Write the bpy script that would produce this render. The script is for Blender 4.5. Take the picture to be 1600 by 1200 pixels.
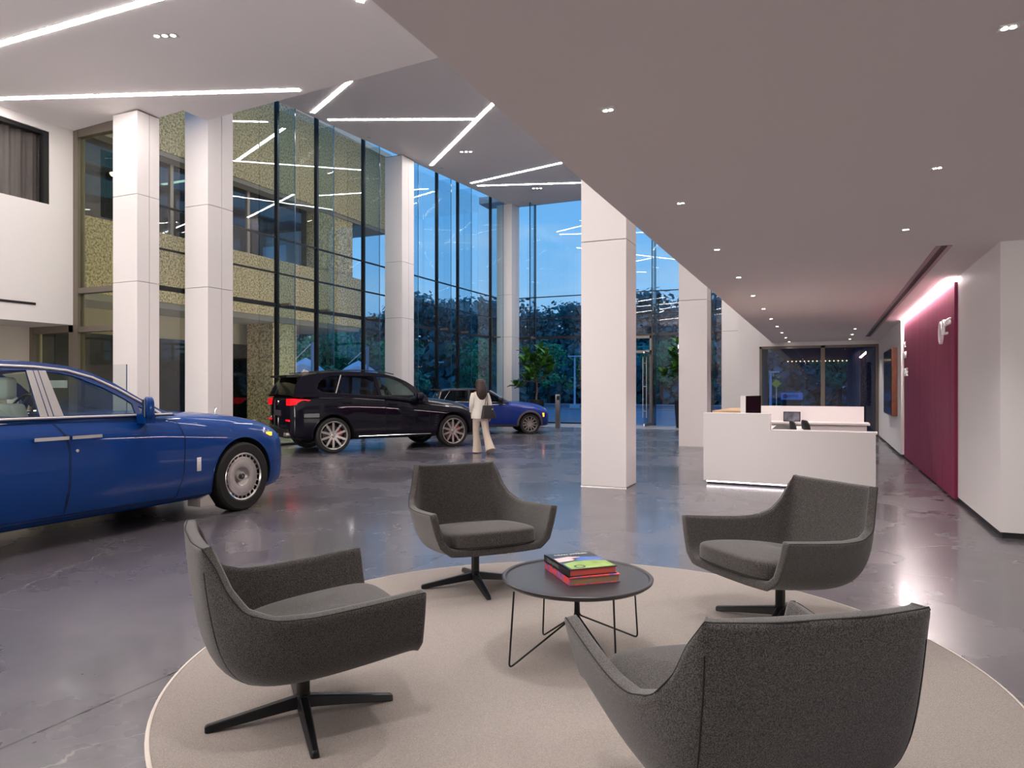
import bpy, bmesh, math, random
from mathutils import Vector, Matrix
from mathutils.bvhtree import BVHTree
random.seed(7)
for o in list(bpy.data.objects): bpy.data.objects.remove(o)
S = bpy.context.scene
COL = S.collection
PI = math.pi
# ------------------------------------------------------------------ camera
cam_d = bpy.data.cameras.new('camera'); cam = bpy.data.objects.new('camera', cam_d); COL.objects.link(cam)
cam.location = (0, 0, 1.5); cam.rotation_euler = (PI/2, 0, math.atan(489/1100))
cam_d.sensor_width = 36; cam_d.lens = 24.75; cam_d.shift_y = 6/1600; cam_d.clip_end = 500
S.camera = cam
S.view_settings.view_transform = 'Standard'; S.view_settings.look = 'None'
S.view_settings.gamma = 1; S.view_settings.use_curve_mapping = False
S.view_settings.exposure = 0.9
# ------------------------------------------------------------------ world: dusk sky with thin cloud
W = bpy.data.worlds.new('World'); S.world = W; W.use_nodes = True
nt = W.node_tree; nt.nodes.clear()
def N(nt, t, **kw):
    n = nt.nodes.new(t)
    for k, v in kw.items():
        if k in ('operation','blend_type','data_type','noise_dimensions','feature','distribution'): setattr(n, k, v)
        else: n.inputs[k].default_value = v
    return n
def ramp(nt, stops):
    r = nt.nodes.new('ShaderNodeValToRGB'); e = r.color_ramp.elements
    while len(e) > 1: e.remove(e[0])
    e[0].position, e[0].color = stops[0][0], (*stops[0][1], 1)
    for p, c in stops[1:]:
        x = e.new(p); x.color = (*c, 1)
    return r
tc = N(nt, 'ShaderNodeTexCoord'); sp = N(nt, 'ShaderNodeSeparateXYZ')
nt.links.new(tc.outputs['Generated'], sp.inputs[0])
rg = ramp(nt, [(0.0, (.20,.40,.68)), (.10, (.24,.48,.80)), (.22, (.15,.42,.82)), (.5, (.09,.32,.74)), (1, (.05,.2,.55))])
nt.links.new(sp.outputs['Z'], rg.inputs[0])
mp = N(nt, 'ShaderNodeMapping'); mp.inputs['Scale'].default_value = (1.2, 1.2, 7)
nt.links.new(tc.outputs['Generated'], mp.inputs[0])
nz = N(nt, 'ShaderNodeTexNoise', Scale=2.6, Detail=6.0, Roughness=.6)
nt.links.new(mp.outputs[0], nz.inputs['Vector'])
cr_ = ramp(nt, [(.47, (0,0,0)), (.72, (.45,.45,.45))]); nt.links.new(nz.outputs[0], cr_.inputs[0])
mx = N(nt, 'ShaderNodeMixRGB'); mx.inputs[2].default_value = (.42,.60,.80,1)
nt.links.new(cr_.outputs[0], mx.inputs[0]); nt.links.new(rg.outputs[0], mx.inputs[1])
bg = N(nt, 'ShaderNodeBackground', Strength=.70); wo = N(nt, 'ShaderNodeOutputWorld')
nt.links.new(mx.outputs[0], bg.inputs[0]); nt.links.new(bg.outputs[0], wo.inputs[0])
STRIP_E = 27.0       # linear ceiling lamps
DL_W = 55.0          # soffit downlights, watt
TRI_W = 210.0         # triple downlights of the high ceiling
def fill_light(loc, rot, sx, sy, w, col=(1,.95,.92)):
    l = bpy.data.lights.new('room_light', 'AREA'); l.shape = 'RECTANGLE'; l.size = sx; l.size_y = sy; l.energy = w; l.color = col
    o = bpy.data.objects.new('room_light', l); COL.objects.link(o); o.location = loc; o.rotation_euler = rot
fill_light((-10.7, -8.3, 3.0), (math.radians(112), 0, math.radians(-18)), 2.7, 5.2, 620)     # added fill standing in for bright spaces behind the camera
fill_light((11.6, 2.0, 1.4), (math.radians(112), 0, math.radians(90)), 9, 2.2, 190)  # second added fill, for unseen bright space at the right
# ------------------------------------------------------------------ helpers
def s2l(c): return tuple((x/255/12.92 if x/255 <= .04045 else ((x/255+.055)/1.055)**2.4) for x in c)
def mat(name, rgb, rough=.5, metal=0, coat=0, bump=None, var=None, spec=.5, emit=None, alpha=None, sheen=0):
    """rgb in sRGB 0-255; bump=(scale,strength); var=(scale,amount)"""
    m = bpy.data.materials.new(name); m.use_nodes = True; t = m.node_tree
    b = t.nodes['Principled BSDF']; c = s2l(rgb)
    b.inputs['Base Color'].default_value = (*c, 1); b.inputs['Roughness'].default_value = rough
    b.inputs['Metallic'].default_value = metal; b.inputs['Coat Weight'].default_value = coat
    b.inputs['Coat Roughness'].default_value = .03
    b.inputs['Specular IOR Level'].default_value = spec; b.inputs['Sheen Weight'].default_value = sheen
    if emit: b.inputs['Emission Color'].default_value = (*s2l(rgb), 1); b.inputs['Emission Strength'].default_value = emit
    g = t.nodes.new('ShaderNodeTexCoord')
    if var:
        n = N(t, 'ShaderNodeTexNoise', Scale=var[0], Detail=4.0); t.links.new(g.outputs['Object'], n.inputs['Vector'])
        a = var[1]; r = ramp(t, [(.3, tuple(x*(1-a) for x in c)), (.7, tuple(min(1, x*(1+a)) for x in c))])
        t.links.new(n.outputs[0], r.inputs[0]); t.links.new(r.outputs[0], b.inputs['Base Color'])
    if bump:
        n = N(t, 'ShaderNodeTexNoise', Scale=bump[0], Detail=3.0); t.links.new(g.outputs['Object'], n.inputs['Vector'])
        bn = N(t, 'ShaderNodeBump', Strength=bump[1], Distance=.01); t.links.new(n.outputs[0], bn.inputs['Height'])
        t.links.new(bn.outputs[0], b.inputs['Normal'])
    return m
def glassmat(name, tint, refl=1.0, ior=1.5, rough=0.0):
    m = bpy.data.materials.new(name); m.use_nodes = True; t = m.node_tree; t.nodes.clear()
    tr = N(t, 'ShaderNodeBsdfTransparent'); tr.inputs[0].default_value = (*tint, 1)
    gl = N(t, 'ShaderNodeBsdfGlossy', Roughness=rough); fr = N(t, 'ShaderNodeFresnel', IOR=ior)
    mu = N(t, 'ShaderNodeMath', operation='MULTIPLY'); mu.inputs[1].default_value = refl; mu.use_clamp = True
    mi = N(t, 'ShaderNodeMixShader'); o = N(t, 'ShaderNodeOutputMaterial')
    ge = N(t, 'ShaderNodeNewGeometry'); inv = N(t, 'ShaderNodeMath', operation='SUBTRACT'); inv.inputs[0].default_value = 1
    t.links.new(fr.outputs[0], mu.inputs[0])
    t.links.new(ge.outputs['Backfacing'], inv.inputs[1])
    m2 = N(t, 'ShaderNodeMath', operation='MULTIPLY'); t.links.new(mu.outputs[0], m2.inputs[0]); t.links.new(inv.outputs[0], m2.inputs[1])
    t.links.new(m2.outputs[0], mi.inputs[0])
    t.links.new(tr.outputs[0], mi.inputs[1]); t.links.new(gl.outputs[0], mi.inputs[2]); t.links.new(mi.outputs[0], o.inputs[0])
    return m
def mesh(name, bm, m, parent=None, smooth=False, loc=None):
    me = bpy.data.meshes.new(name); bm.normal_update(); bm.to_mesh(me); bm.free()
    for x in (m if isinstance(m, (list, tuple)) else [m]): me.materials.append(x)
    if smooth:
        me.shade_smooth()
        try: me.set_sharp_from_angle(angle=math.radians(smooth if smooth is not True else 40))
        except Exception: pass
    o = bpy.data.objects.new(name, me); COL.objects.link(o)
    if parent: o.parent = parent
    if loc: o.location = loc
    return o
def tag(o, label=None, cat=None, group=None, kind=None):
    if label: o['label'] = label
    if cat: o['category'] = cat
    if group: o['group'] = group
    if kind: o['kind'] = kind
    return o
def thing(name, label, cat, loc=(0,0,0), rz=0, group=None):
    o = bpy.data.objects.new(name, None); COL.objects.link(o); o.empty_display_size = .1
    o.location = loc; o.rotation_euler = (0, 0, rz)
    return tag(o, label, cat, group)
def struct(name, bm, m, parent=None, smooth=False):
    o = mesh(name, bm, m, parent, smooth); o['kind'] = 'structure'; return o
def copy_tree(o, parent=None):
    c = o.copy(); COL.objects.link(c)
    if parent: c.parent = parent
    for ch in [x for x in bpy.data.objects if x.parent == o]: copy_tree(ch, c)
    return c
def NB(): return bmesh.new()
def box(bm, x0, y0, z0, x1, y1, z1, mi=0, M=None):
    vs = [bm.verts.new((M @ Vector(p)) if M else p) for p in ((x0,y0,z0),(x1,y0,z0),(x1,y1,z0),(x0,y1,z0),(x0,y0,z1),(x1,y0,z1),(x1,y1,z1),(x0,y1,z1))]
    for f in ((0,3,2,1),(4,5,6,7),(0,1,5,4),(1,2,6,5),(2,3,7,6),(3,0,4,7)):
        bm.faces.new([vs[i] for i in f]).material_index = mi
    return bm
def B(*a, **k): return box(NB(), *a, **k)
def bevel(bm, w=.005, seg=2):
    bmesh.ops.bevel(bm, geom=[e for e in bm.edges if len(e.link_faces) == 2 and e.calc_face_angle(0) > .5], offset=w, segments=seg, profile=.5, affect='EDGES'); return bm
def prism(bm, pts, lo, hi, axis='z', M=None, mi=0):
    """polygon pts (a,b) extruded from lo to hi along axis"""
    def P(a, b, c):
        v = {'z': (a,b,c), 'y': (a,c,b), 'x': (c,a,b)}[axis]; return (M @ Vector(v)) if M else Vector(v)
    l = [bm.verts.new(P(a,b,lo)) for a, b in pts]; h = [bm.verts.new(P(a,b,hi)) for a, b in pts]
    n = len(pts); fs = [bm.faces.new(l[::-1]), bm.faces.new(h)]
    for i in range(n): fs.append(bm.faces.new((l[i], l[(i+1)%n], h[(i+1)%n], h[i])))
    for f in fs: f.material_index = mi
    bmesh.ops.recalc_face_normals(bm, faces=fs); return bm
def lathe(bm, prof, n=32, M=None, mi=0, closed=False):
    """prof list of (r, z) about z axis"""
    rings = []
    for r, z in prof:
        if r < 1e-5: rings.append([bm.verts.new((M @ Vector((0,0,z))) if M else (0,0,z))])
        else: rings.append([bm.verts.new((M @ Vector((r*math.cos(2*PI*i/n), r*math.sin(2*PI*i/n), z))) if M else (r*math.cos(2*PI*i/n), r*math.sin(2*PI*i/n), z)) for i in range(n)])
    pr = list(zip(rings, rings[1:]))
    if closed: pr.append((rings[-1], rings[0]))
    fs = []
    for a, b in pr:
        for i in range(n):
            j = (i+1) % n
            if len(a) == 1 and len(b) == 1: continue
            if len(a) == 1: fs.append(bm.faces.new((a[0], b[j], b[i])))
            elif len(b) == 1: fs.append(bm.faces.new((a[i], a[j], b[0])))
            else: fs.append(bm.faces.new((a[i], a[j], b[j], b[i])))
    for f in fs: f.material_index = mi
    bmesh.ops.recalc_face_normals(bm, faces=fs); return bm
def tube(bm, pts, r, n=8, mi=0, closed=False, cap=True):
    pts = [Vector(p) for p in pts]; rings = []; L = len(pts); prev = None
    for i, p in enumerate(pts):
        if closed: d = pts[(i+1)%L] - pts[i-1]
        else: d = pts[min(i+1, L-1)] - pts[max(i-1, 0)]
        if d.length < 1e-9: d = Vector((0,0,1))
        d.normalize()
        if prev is None:
            u = d.cross(Vector((0,0,1)));
            if u.length < .05: u = d.cross(Vector((0,1,0)))
        else: u = prev - d*prev.dot(d)
        u.normalize(); prev = u.copy(); v = d.cross(u)
        rr = r[i] if isinstance(r, (list, tuple)) else r
        rings.append([bm.verts.new(p + (u*math.cos(2*PI*k/n) + v*math.sin(2*PI*k/n))*rr) for k in range(n)])
    fs = []
    for a, b in list(zip(rings, rings[1:])) + ([(rings[-1], rings[0])] if closed else []):
        for k in range(n): fs.append(bm.faces.new((a[k], a[(k+1)%n], b[(k+1)%n], b[k])))
    if cap and not closed: fs.append(bm.faces.new(rings[0][::-1])); fs.append(bm.faces.new(rings[-1]))
    for f in fs: f.material_index = mi
    bmesh.ops.recalc_face_normals(bm, faces=fs); return bm
def arc(a, b, c, n=6):
    """quadratic bezier from a to c with control b"""
    a, b, c = Vector(a), Vector(b), Vector(c)
    return [a*(1-t)**2 + b*2*t*(1-t) + c*t*t for t in [i/n for i in range(n+1)]]
def cat(P, n=6, closed=False):
    P = [Vector(p) for p in P]; out = []; L = len(P)
    for i in range(L if closed else L-1):
        p0 = P[i-1] if (closed or i > 0) else P[0]; p1 = P[i]; p2 = P[(i+1)%L]; p3 = P[(i+2)%L] if (closed or i+2 < L) else P[-1]
        for k in range(n):
            t = k/n; out.append(.5*((2*p1) + (p2-p0)*t + (2*p0-5*p1+4*p2-p3)*t*t + (3*p1-p0-3*p2+p3)*t**3))
    if not closed: out.append(P[-1])
    return out
def text(name, s, size, m, parent=None, M=Matrix(), ext=.002, align='CENTER'):
    cu = bpy.data.curves.new(name, 'FONT'); cu.body = s; cu.size = size; cu.extrude = ext; cu.align_x = align; cu.align_y = 'CENTER'
    cu.resolution_u = 3
    t = bpy.data.objects.new('tmp', cu); COL.objects.link(t)
    dg = bpy.context.evaluated_depsgraph_get(); dg.update()
    me = bpy.data.meshes.new_from_object(t.evaluated_get(dg)); bpy.data.objects.remove(t); bpy.data.curves.remove(cu)
    me.name = name; me.transform(M); me.materials.clear(); me.materials.append(m)
    o = bpy.data.objects.new(name, me); COL.objects.link(o)
    if parent: o.parent = parent
    return o
def evaled(o):
    dg = bpy.context.evaluated_depsgraph_get(); dg.update()
    return bpy.data.meshes.new_from_object(o.evaluated_get(dg))
# ------------------------------------------------------------------ materials
M_wall = mat('painted wall', (222,216,214), .6, bump=(60,.03))
M_ceil = mat('ceiling paint', (240,234,232), .7)
M_sof = mat('soffit paint', (220,210,207), .75)
M_clad = mat('column cladding', (226,219,217), .42)
M_dark = mat('dark joint', (30,29,30), .7)
M_black = mat('black metal', (20,20,22), .4, metal=.3)
M_blackp = mat('black plastic', (18,18,19), .45)
M_bronze = mat('bronze frame', (118,109,98), .45, metal=.5)
M_mull = mat('dark mullion', (12,14,18), .35)
M_glass = glassmat('curtain wall glass', (.92,.95,.945), 1.8)
M_fin = glassmat('glass fin', (.80,.89,.93), 1.3)
M_finedge = mat('glass fin edge', (40,80,110), .15)
M_steel = mat('brushed steel', (190,186,182), .3, metal=1)
M_white = mat('white laminate', (228,222,220), .35)
M_strip = mat('lamp diffuser', (255,250,246), .5, emit=STRIP_E)
M_spot = mat('spot lens', (255,244,235), .5, emit=25)
M_led = mat('led strip', (255,244,250), .5, emit=3)
M_rim = mat('lamp trim', (200,196,192), .4)
M_wood = mat('oak veneer', (186,152,112), .45, var=(6,.2))
M_brownwood = mat('walnut frame', (122,64,38), .45, var=(8,.25))
M_screen = mat('dark screen', (12,14,18), .12)
M_carpet = mat('rug wool', (166,154,145), .95, bump=(300,1.0), var=(170,.22), sheen=.2)
M_rugedge = mat('rug binding', (196,186,176), .9)
M_red = None
# floor: polished dark concrete
def floor_mat():
    m = bpy.data.materials.new('polished concrete'); m.use_nodes = True; t = m.node_tree; b = t.nodes['Principled BSDF']
    g = N(t, 'ShaderNodeTexCoord'); L = t.links.new
    n1 = N(t, 'ShaderNodeTexNoise', Scale=.55, Detail=7.0, Roughness=.6, Distortion=.15); L(g.outputs['Object'], n1.inputs['Vector'])
    n1.inputs['Detail'].default_value = 5
    r1 = ramp(t, [(.15, s2l((64,60,66))), (.5, s2l((88,83,89))), (.85, s2l((112,106,110)))]); L(n1.outputs[0], r1.inputs[0])
    n2 = N(t, 'ShaderNodeTexNoise', Scale=7.0, Detail=4.0, Roughness=.6); L(g.outputs['Object'], n2.inputs['Vector'])
    mm = N(t, 'ShaderNodeMixRGB', blend_type='OVERLAY'); mm.inputs[0].default_value = .22
    L(r1.outputs[0], mm.inputs[1]); L(n2.outputs[0], mm.inputs[2])
    # wandering hairline cracks
    mpn = N(t, 'ShaderNodeTexNoise', Scale=1.6, Detail=5.0); L(g.outputs['Object'], mpn.inputs['Vector'])
    va = N(t, 'ShaderNodeVectorMath', operation='MULTIPLY_ADD'); va.inputs[1].default_value = (.9,.9,.9); L(mpn.outputs['Color'], va.inputs[0]); L(g.outputs['Object'], va.inputs[2])
    vo = N(t, 'ShaderNodeTexVoronoi', feature='DISTANCE_TO_EDGE', Scale=.42); L(va.outputs[0], vo.inputs['Vector'])
    lt = N(t, 'ShaderNodeMath', operation='LESS_THAN'); lt.inputs[1].default_value = .0022; L(vo.outputs['Distance'], lt.inputs[0])
    nb = N(t, 'ShaderNodeTexNoise', Scale=.8); L(g.outputs['Object'], nb.inputs['Vector'])
    gt = N(t, 'ShaderNodeMath', operation='GREATER_THAN'); gt.inputs[1].default_value = .5; L(nb.outputs[0], gt.inputs[0])
    mk = N(t, 'ShaderNodeMath', operation='MULTIPLY'); L(lt.outputs[0], mk.inputs[0]); L(gt.outputs[0], mk.inputs[1])
    m2 = N(t, 'ShaderNodeMixRGB'); m2.inputs[2].default_value = (*s2l((158,150,146)), 1)
    mk2 = N(t, 'ShaderNodeMath', operation='MULTIPLY'); mk2.inputs[1].default_value = .55; L(mk.outputs[0], mk2.inputs[0])
    L(mk2.outputs[0], m2.inputs[0]); L(mm.outputs[0], m2.inputs[1])
    # saw-cut joints
    sx = N(t, 'ShaderNodeSeparateXYZ'); L(g.outputs['Object'], sx.inputs[0])
    last = m2
    for ax, off, per in (('X', 3.13, 7.8), ('Y', -10.75, 15.6)):
        a = N(t, 'ShaderNodeMath', operation='ADD'); a.inputs[1].default_value = off + per*20 + per/2; L(sx.outputs[ax], a.inputs[0])
        p = N(t, 'ShaderNodeMath', operation='MODULO'); p.inputs[1].default_value = per; L(a.outputs[0], p.inputs[0])
        q = N(t, 'ShaderNodeMath', operation='SUBTRACT'); q.inputs[1].default_value = per/2; L(p.outputs[0], q.inputs[0])
        ab = N(t, 'ShaderNodeMath', operation='ABSOLUTE'); L(q.outputs[0], ab.inputs[0])
        l = N(t, 'ShaderNodeMath', operation='LESS_THAN'); l.inputs[1].default_value = .008; L(ab.outputs[0], l.inputs[0])
        k = N(t, 'ShaderNodeMixRGB'); k.inputs[2].default_value = (*s2l((38,34,34)), 1); L(l.outputs[0], k.inputs[0]); L(last.outputs[0], k.inputs[1]); last = k
    L(last.outputs[0], b.inputs['Base Color'])
    rr = ramp(t, [(.3, (.20,)*3), (.7, (.34,)*3)]); L(n1.outputs[0], rr.inputs[0]); L(rr.outputs[0], b.inputs['Roughness'])
    b.inputs['Specular IOR Level'].default_value = .6
    b.inputs['Coat Weight'].default_value = .28; b.inputs['Coat Roughness'].default_value = .09
    bn = N(t, 'ShaderNodeBump', Strength=.012, Distance=.02); L(n2.outputs[0], bn.inputs['Height']); L(bn.outputs[0], b.inputs['Normal'])
    return m
M_floor = floor_mat()
def fabric(name, a, b_, scale=520):
    m = bpy.data.materials.new(name); m.use_nodes = True; t = m.node_tree; b = t.nodes['Principled BSDF']; g = N(t, 'ShaderNodeTexCoord')
    n = N(t, 'ShaderNodeTexNoise', Scale=scale, Detail=2.0); t.links.new(g.outputs['Object'], n.inputs['Vector'])
    r = ramp(t, [(.40, s2l(a)), (.62, s2l(b_))]); t.links.new(n.outputs[0], r.inputs[0]); t.links.new(r.outputs[0], b.inputs['Base Color'])
    bn = N(t, 'ShaderNodeBump', Strength=.5, Distance=.003); t.links.new(n.outputs[0], bn.inputs['Height']); t.links.new(bn.outputs[0], b.inputs['Normal'])
    b.inputs['Roughness'].default_value = .95; b.inputs['Sheen Weight'].default_value = .25
    return m
M_fab = fabric('heathered wool', (20,18,17), (84,78,75), 300)
M_pipe = mat('piping', (14,13,13), .8)
def concrete():
    m = bpy.data.materials.new('exposed aggregate concrete'); m.use_nodes = True; t = m.node_tree; b = t.nodes['Principled BSDF']; g = N(t, 'ShaderNodeTexCoord')
    n = N(t, 'ShaderNodeTexNoise', Scale=16.0, Detail=4.0, Roughness=.75); t.links.new(g.outputs['Object'], n.inputs['Vector'])
    r = ramp(t, [(.40, s2l((74,64,46))), (.50, s2l((150,134,100))), (.62, s2l((186,170,130)))]); t.links.new(n.outputs[0], r.inputs[0])
    t.links.new(r.outputs[0], b.inputs['Base Color']); b.inputs['Roughness'].default_value = .9
    return m
M_conc = concrete()
# ------------------------------------------------------------------ room shell
struct('floor', B(-20, -9, -.2, 12, 28, 0), M_floor)
struct('trim_1', B(-11.9, 25.4, 0, -3.6, 27.9, .004), mat('pale entrance paving', (150,142,140), .4, bump=(40,.05)))['label'] = 'pale paving strip inside the glass front'
# lower and upper atrium ceilings (slightly tilted planes)
def zl(x): return 7.2 + .035*(x+12.5)
def zu(y): return 7.887 + .052*y
def tilted(pts, zf, th=.35):
    bm = NB(); lo = [bm.verts.new((x, y, zf(x, y))) for x, y in pts]; hi = [bm.verts.new((x, y, zf(x, y)+th)) for x, y in pts]
    n = len(pts); bm.faces.new(lo[::-1]); bm.faces.new(hi)
    for i in range(n): bm.faces.new((lo[i], lo[(i+1)%n], hi[(i+1)%n], hi[i]))
    bmesh.ops.recalc_face_normals(bm, faces=bm.faces); return bm
LOW = [(-17.4,-9), (-1.56,-9), (-1.56,10.9), (-8.1,11.02), (-12.08,11.09), (-12.08,10.5), (-12.83,10.52), (-12.9,10.3), (-17.4,10.3)]
struct('ceiling', tilted(LOW, lambda x, y: zl(x)), M_ceil)['label'] = 'lower part of the high ceiling'
UP = [(-12.36,9.6), (-1.56,9.6), (-1.56,28.1), (-12.36,28.1)]
struct('ceiling', tilted(UP, lambda x, y: zu(y)), M_ceil)['label'] = 'upper part of the high ceiling over the cars'
struct('ceiling', B(-1.56, -9, 2.96, 12, 24.3, 3.3), M_sof)['label'] = 'low ceiling over the lounge and desk'
struct('wall_upper', B(-1.56, -9, 3.3, -1.4, 28, 9.7), M_wall)
struct('trim_4', B(-13.5, 9.6, 10.0, -12.3, 28.1, 10.1), M_ceil)['label'] = 'top of the pocket above the glass wall'
# right wall
bm = B(1.6, 8.4, .06, 1.85, 17.3, 2.96); box(bm, 1.85, 8.4, .06, 12, 8.6, 2.96)
struct('wall_right', bm, M_wall)
struct('wall_right', B(1.5, 17.3, .06, 1.85, 24.3, 2.96), M_wall)
bm = B(1.62, 8.42, 0, 1.85, 24.3, .06); box(bm, 1.85, 8.42, 0, 12, 8.6, .06)
struct('baseboard_right', bm, M_dark)
# left wall with the upper window
bm = B(-15.3, -9, 2.87, -15.0, 4.0, 7.4)
box(bm, -15.3, 4.0, 2.87, -15.0, 9.65, 5.38); box(bm, -15.3, 4.0, 6.92, -15.0, 9.65, 7.4); box(bm, -15.3, 9.65, 2.87, -15.0, 10.15, 7.4)
box(bm, -17.0, -9, 2.87, -15.3, 10.15, 3.05)
struct('wall_left', bm, M_wall)
struct('wall_left', B(-17.0, -9, 0, -16.5, 10.15, 2.87), mat('warm painted wall', (214,204,190), .6))['label'] = 'lower left wall set back under the overhang'
# wall above frame at the left glass
struct('wall_back', B(-20, -9.2, 0, 12, -9, 7.9), M_wall)
struct('wall_far', B(-2.62, 24.2, 0, -1.95, 28.0, 9.7), M_clad)
struct('wall_far', B(-1.95, 24.2, 2.84, 1.6, 24.45, 2.96), M_wall)['label'] = 'lintel over the far window'
struct('wall_side', B(11.8, -9, 0, 12, 8.4, 3.1), M_wall)
struct('wall_far', B(-1.95, 24.2, 2.96, -1.4, 24.45, 9.7), M_wall)['label'] = 'white wall above the left end of the far window'
# red feature panel
def red_mat():
    m = bpy.data.materials.new('burgundy slats'); m.use_nodes = True; t = m.node_tree; b = t.nodes['Principled BSDF']
    g = N(t, 'ShaderNodeTexCoord'); s = N(t, 'ShaderNodeMapping'); s.inputs['Scale'].default_value = (1, 5, .25); t.links.new(g.outputs['Object'], s.inputs[0])
    n = N(t, 'ShaderNodeTexNoise', Scale=1.3, Detail=5.0); t.links.new(s.outputs[0], n.inputs['Vector'])
    r = ramp(t, [(.3, s2l((112,16,58))), (.7, s2l((144,32,80)))]); t.links.new(n.outputs[0], r.inputs[0]); t.links.new(r.outputs[0], b.inputs['Base Color'])
    b.inputs['Roughness'].default_value = .6; return m
M_red = red_mat()
bm = NB()
y = 10.85
for k in range(12):
    box(bm, 1.56, y+.002, .03, 1.598, y+.5355, 2.90); y += .5375
rp = mesh('feature_panel', bevel(bm, .004, 1), M_red); tag(rp, 'tall burgundy wall panel washed by a light slot on the right wall', 'wall panel')
cv = mesh('cove_light', B(1.50, 10.87, 2.945, 1.597, 17.28, 2.96), mat('cove lamp', (255,244,242), .5, emit=38)); tag(cv, 'bright slot light along the ceiling above the burgundy panel', 'light')
# linear air slot in the low ceiling
t = thing('air_diffuser', 'long dark linear air slot in the low ceiling beside the burgundy panel', 'vent', (1.12, 8.4, 2.96))
bm = B(-.075, 0, -.006, -.03, 14, 0); box(bm, .03, 0, -.006, .075, 14, 0); mesh('frame', bm, mat('slot frame', (150,130,134), .4), t)
mesh('slot', B(-.03, 0, -.003, .03, 14, 0), M_blackp, t)
# ------------------------------------------------------------------ glass walls
GY = [(10.56, None), (14.12, .54), (15.67, .54), (17.84, .54), (20.05, .54), (22.3, .54), (23.9, .54), (26.8, .54)]
w1 = bpy.data.objects.new('window_1', None); COL.objects.link(w1); w1['kind'] = 'structure'; w1['label'] = 'tall glass wall behind the cars'
ys = [10.3] + [g[0] for g in GY[1:]] + [28.0]
bm = NB()
for a, b in zip(ys, ys[1:]):
    for z0, z1 in ((.05, 3.58), (3.68, zu(a)+.25)): box(bm, -12.93, a+.03, z0, -12.91, b-.03, z1 if z0 < 1 else 10)
mesh('glass_pane', bm, M_glass, w1)
for yy, d in GY[1:]:
    mesh('mullion', B(-12.97, yy-.035, 0, -12.86, yy+.035, 10), M_mull, w1)
    mesh('glass_fin', B(-12.86, yy-.012, .05, -12.86+d, yy+.012, zu(yy)-.01), M_fin, w1)
    mesh('fin_edge', B(-12.862+d, yy-.013, .05, -12.852+d, yy+.013, zu(yy)-.01), M_finedge, w1)
    mesh('fin_clip', bevel(B(-12.86+d*.2, yy-.045, 3.6, -12.86+d*.72, yy+.045, 3.66), .01, 1), M_bronze, w1)
for z, h in ((3.63, .05), (4.46, .018), (5.37, .018)):
    mesh('transom', B(-12.955, 10.3, z-h, -12.885, 28.0, z+h), M_mull, w1)
mesh('sill', B(-12.98, 10.3, 0, -12.86, 28.0, .05), M_mull, w1)
w2 = bpy.data.objects.new('window_2', None); COL.objects.link(w2); w2['kind'] = 'structure'; w2['label'] = 'far glass front with the entrance door'
bm = NB(); xs = [-12.95, -11.37, -8.9, -7.9, -6.2, -3.95, -2.6]
for a, b in zip(xs, xs[1:]):
    box(bm, a+.03, 28.0, 3.68, b-.03, 28.02, zu(28))
    if a != -7.9: box(bm, a+.03, 28.0, .05, b-.03, 28.02, 3.58)
mesh('glass_pane', bm, M_glass, w2)
for x in (-11.37, -8.9, -6.2, -3.95):
    mesh('mullion', B(x-.035, 27.95, 0, x+.035, 28.06, zu(28)), M_mull, w2)
    mesh('glass_fin', B(x+.012, 27.4, .05, x+.036, 27.95, zu(27.4)), M_fin, w2)
    mesh('fin_edge', B(x+.0, 27.385, .05, x+.04, 27.40, zu(27.4)), M_mull, w2)
    mesh('fin_clip', bevel(B(x-.03, 27.5, 3.58, x+.08, 27.94, 3.66), .01, 1), M_bronze, w2)
for z, h in ((3.63, .05), (4.46, .018), (5.37, .018)):
    mesh('transom', B(-12.9, 27.97, z-h, -2.62, 28.04, z+h), M_mull, w2)
mesh('sill', B(-12.9, 27.95, 0, -7.9, 28.06, .05), M_mull, w2)
# entrance door
d1 = bpy.data.objects.new('door_1', None); COL.objects.link(d1); d1['kind'] = 'structure'; d1.location = (-6.35, 27.9, 0); d1['label'] = 'glass entrance door standing open'
bm = B(-.03, -.06, 0, .1, .14, 3.58); box(bm, -1.6, -.06, 3.48, .1, .14, 3.58); box(bm, -1.6, -.06, 2.9, .1, .14, 3.0); box(bm, -1.63, -.06, 0, -1.5, .14, 3.58)
mesh('door_frame', bm, mat('door frame metal', (128,118,112), .4, metal=.6), d1)
leafM = Matrix.Rotation(math.radians(90), 4, 'Z')
mesh('door_leaf', bevel(box(NB(), -1.15, -.01, .12, -.04, .01, 2.86, M=leafM), .002, 1), M_glass, d1)
bm = box(NB(), -1.15, -.025, .015, -.04, .025, .12, M=leafM); box(bm, -1.15, -.025, 2.82, -.04, .025, 2.9, M=leafM); mesh('door_rail', bm, M_steel, d1)
bm = NB()
for yy in (-.07, .07): tube(bm, [leafM @ Vector((-1.02, yy, .35)), leafM @ Vector((-1.02, yy, 2.7))], .02, 10)
for z in (.6, 1.55, 2.45): tube(bm, [leafM @ Vector((-1.02, -.07, z)), leafM @ Vector((-1.02, .07, z))], .012, 8)
mesh('door_handle', bm, M_steel, d1, smooth=True)
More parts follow.
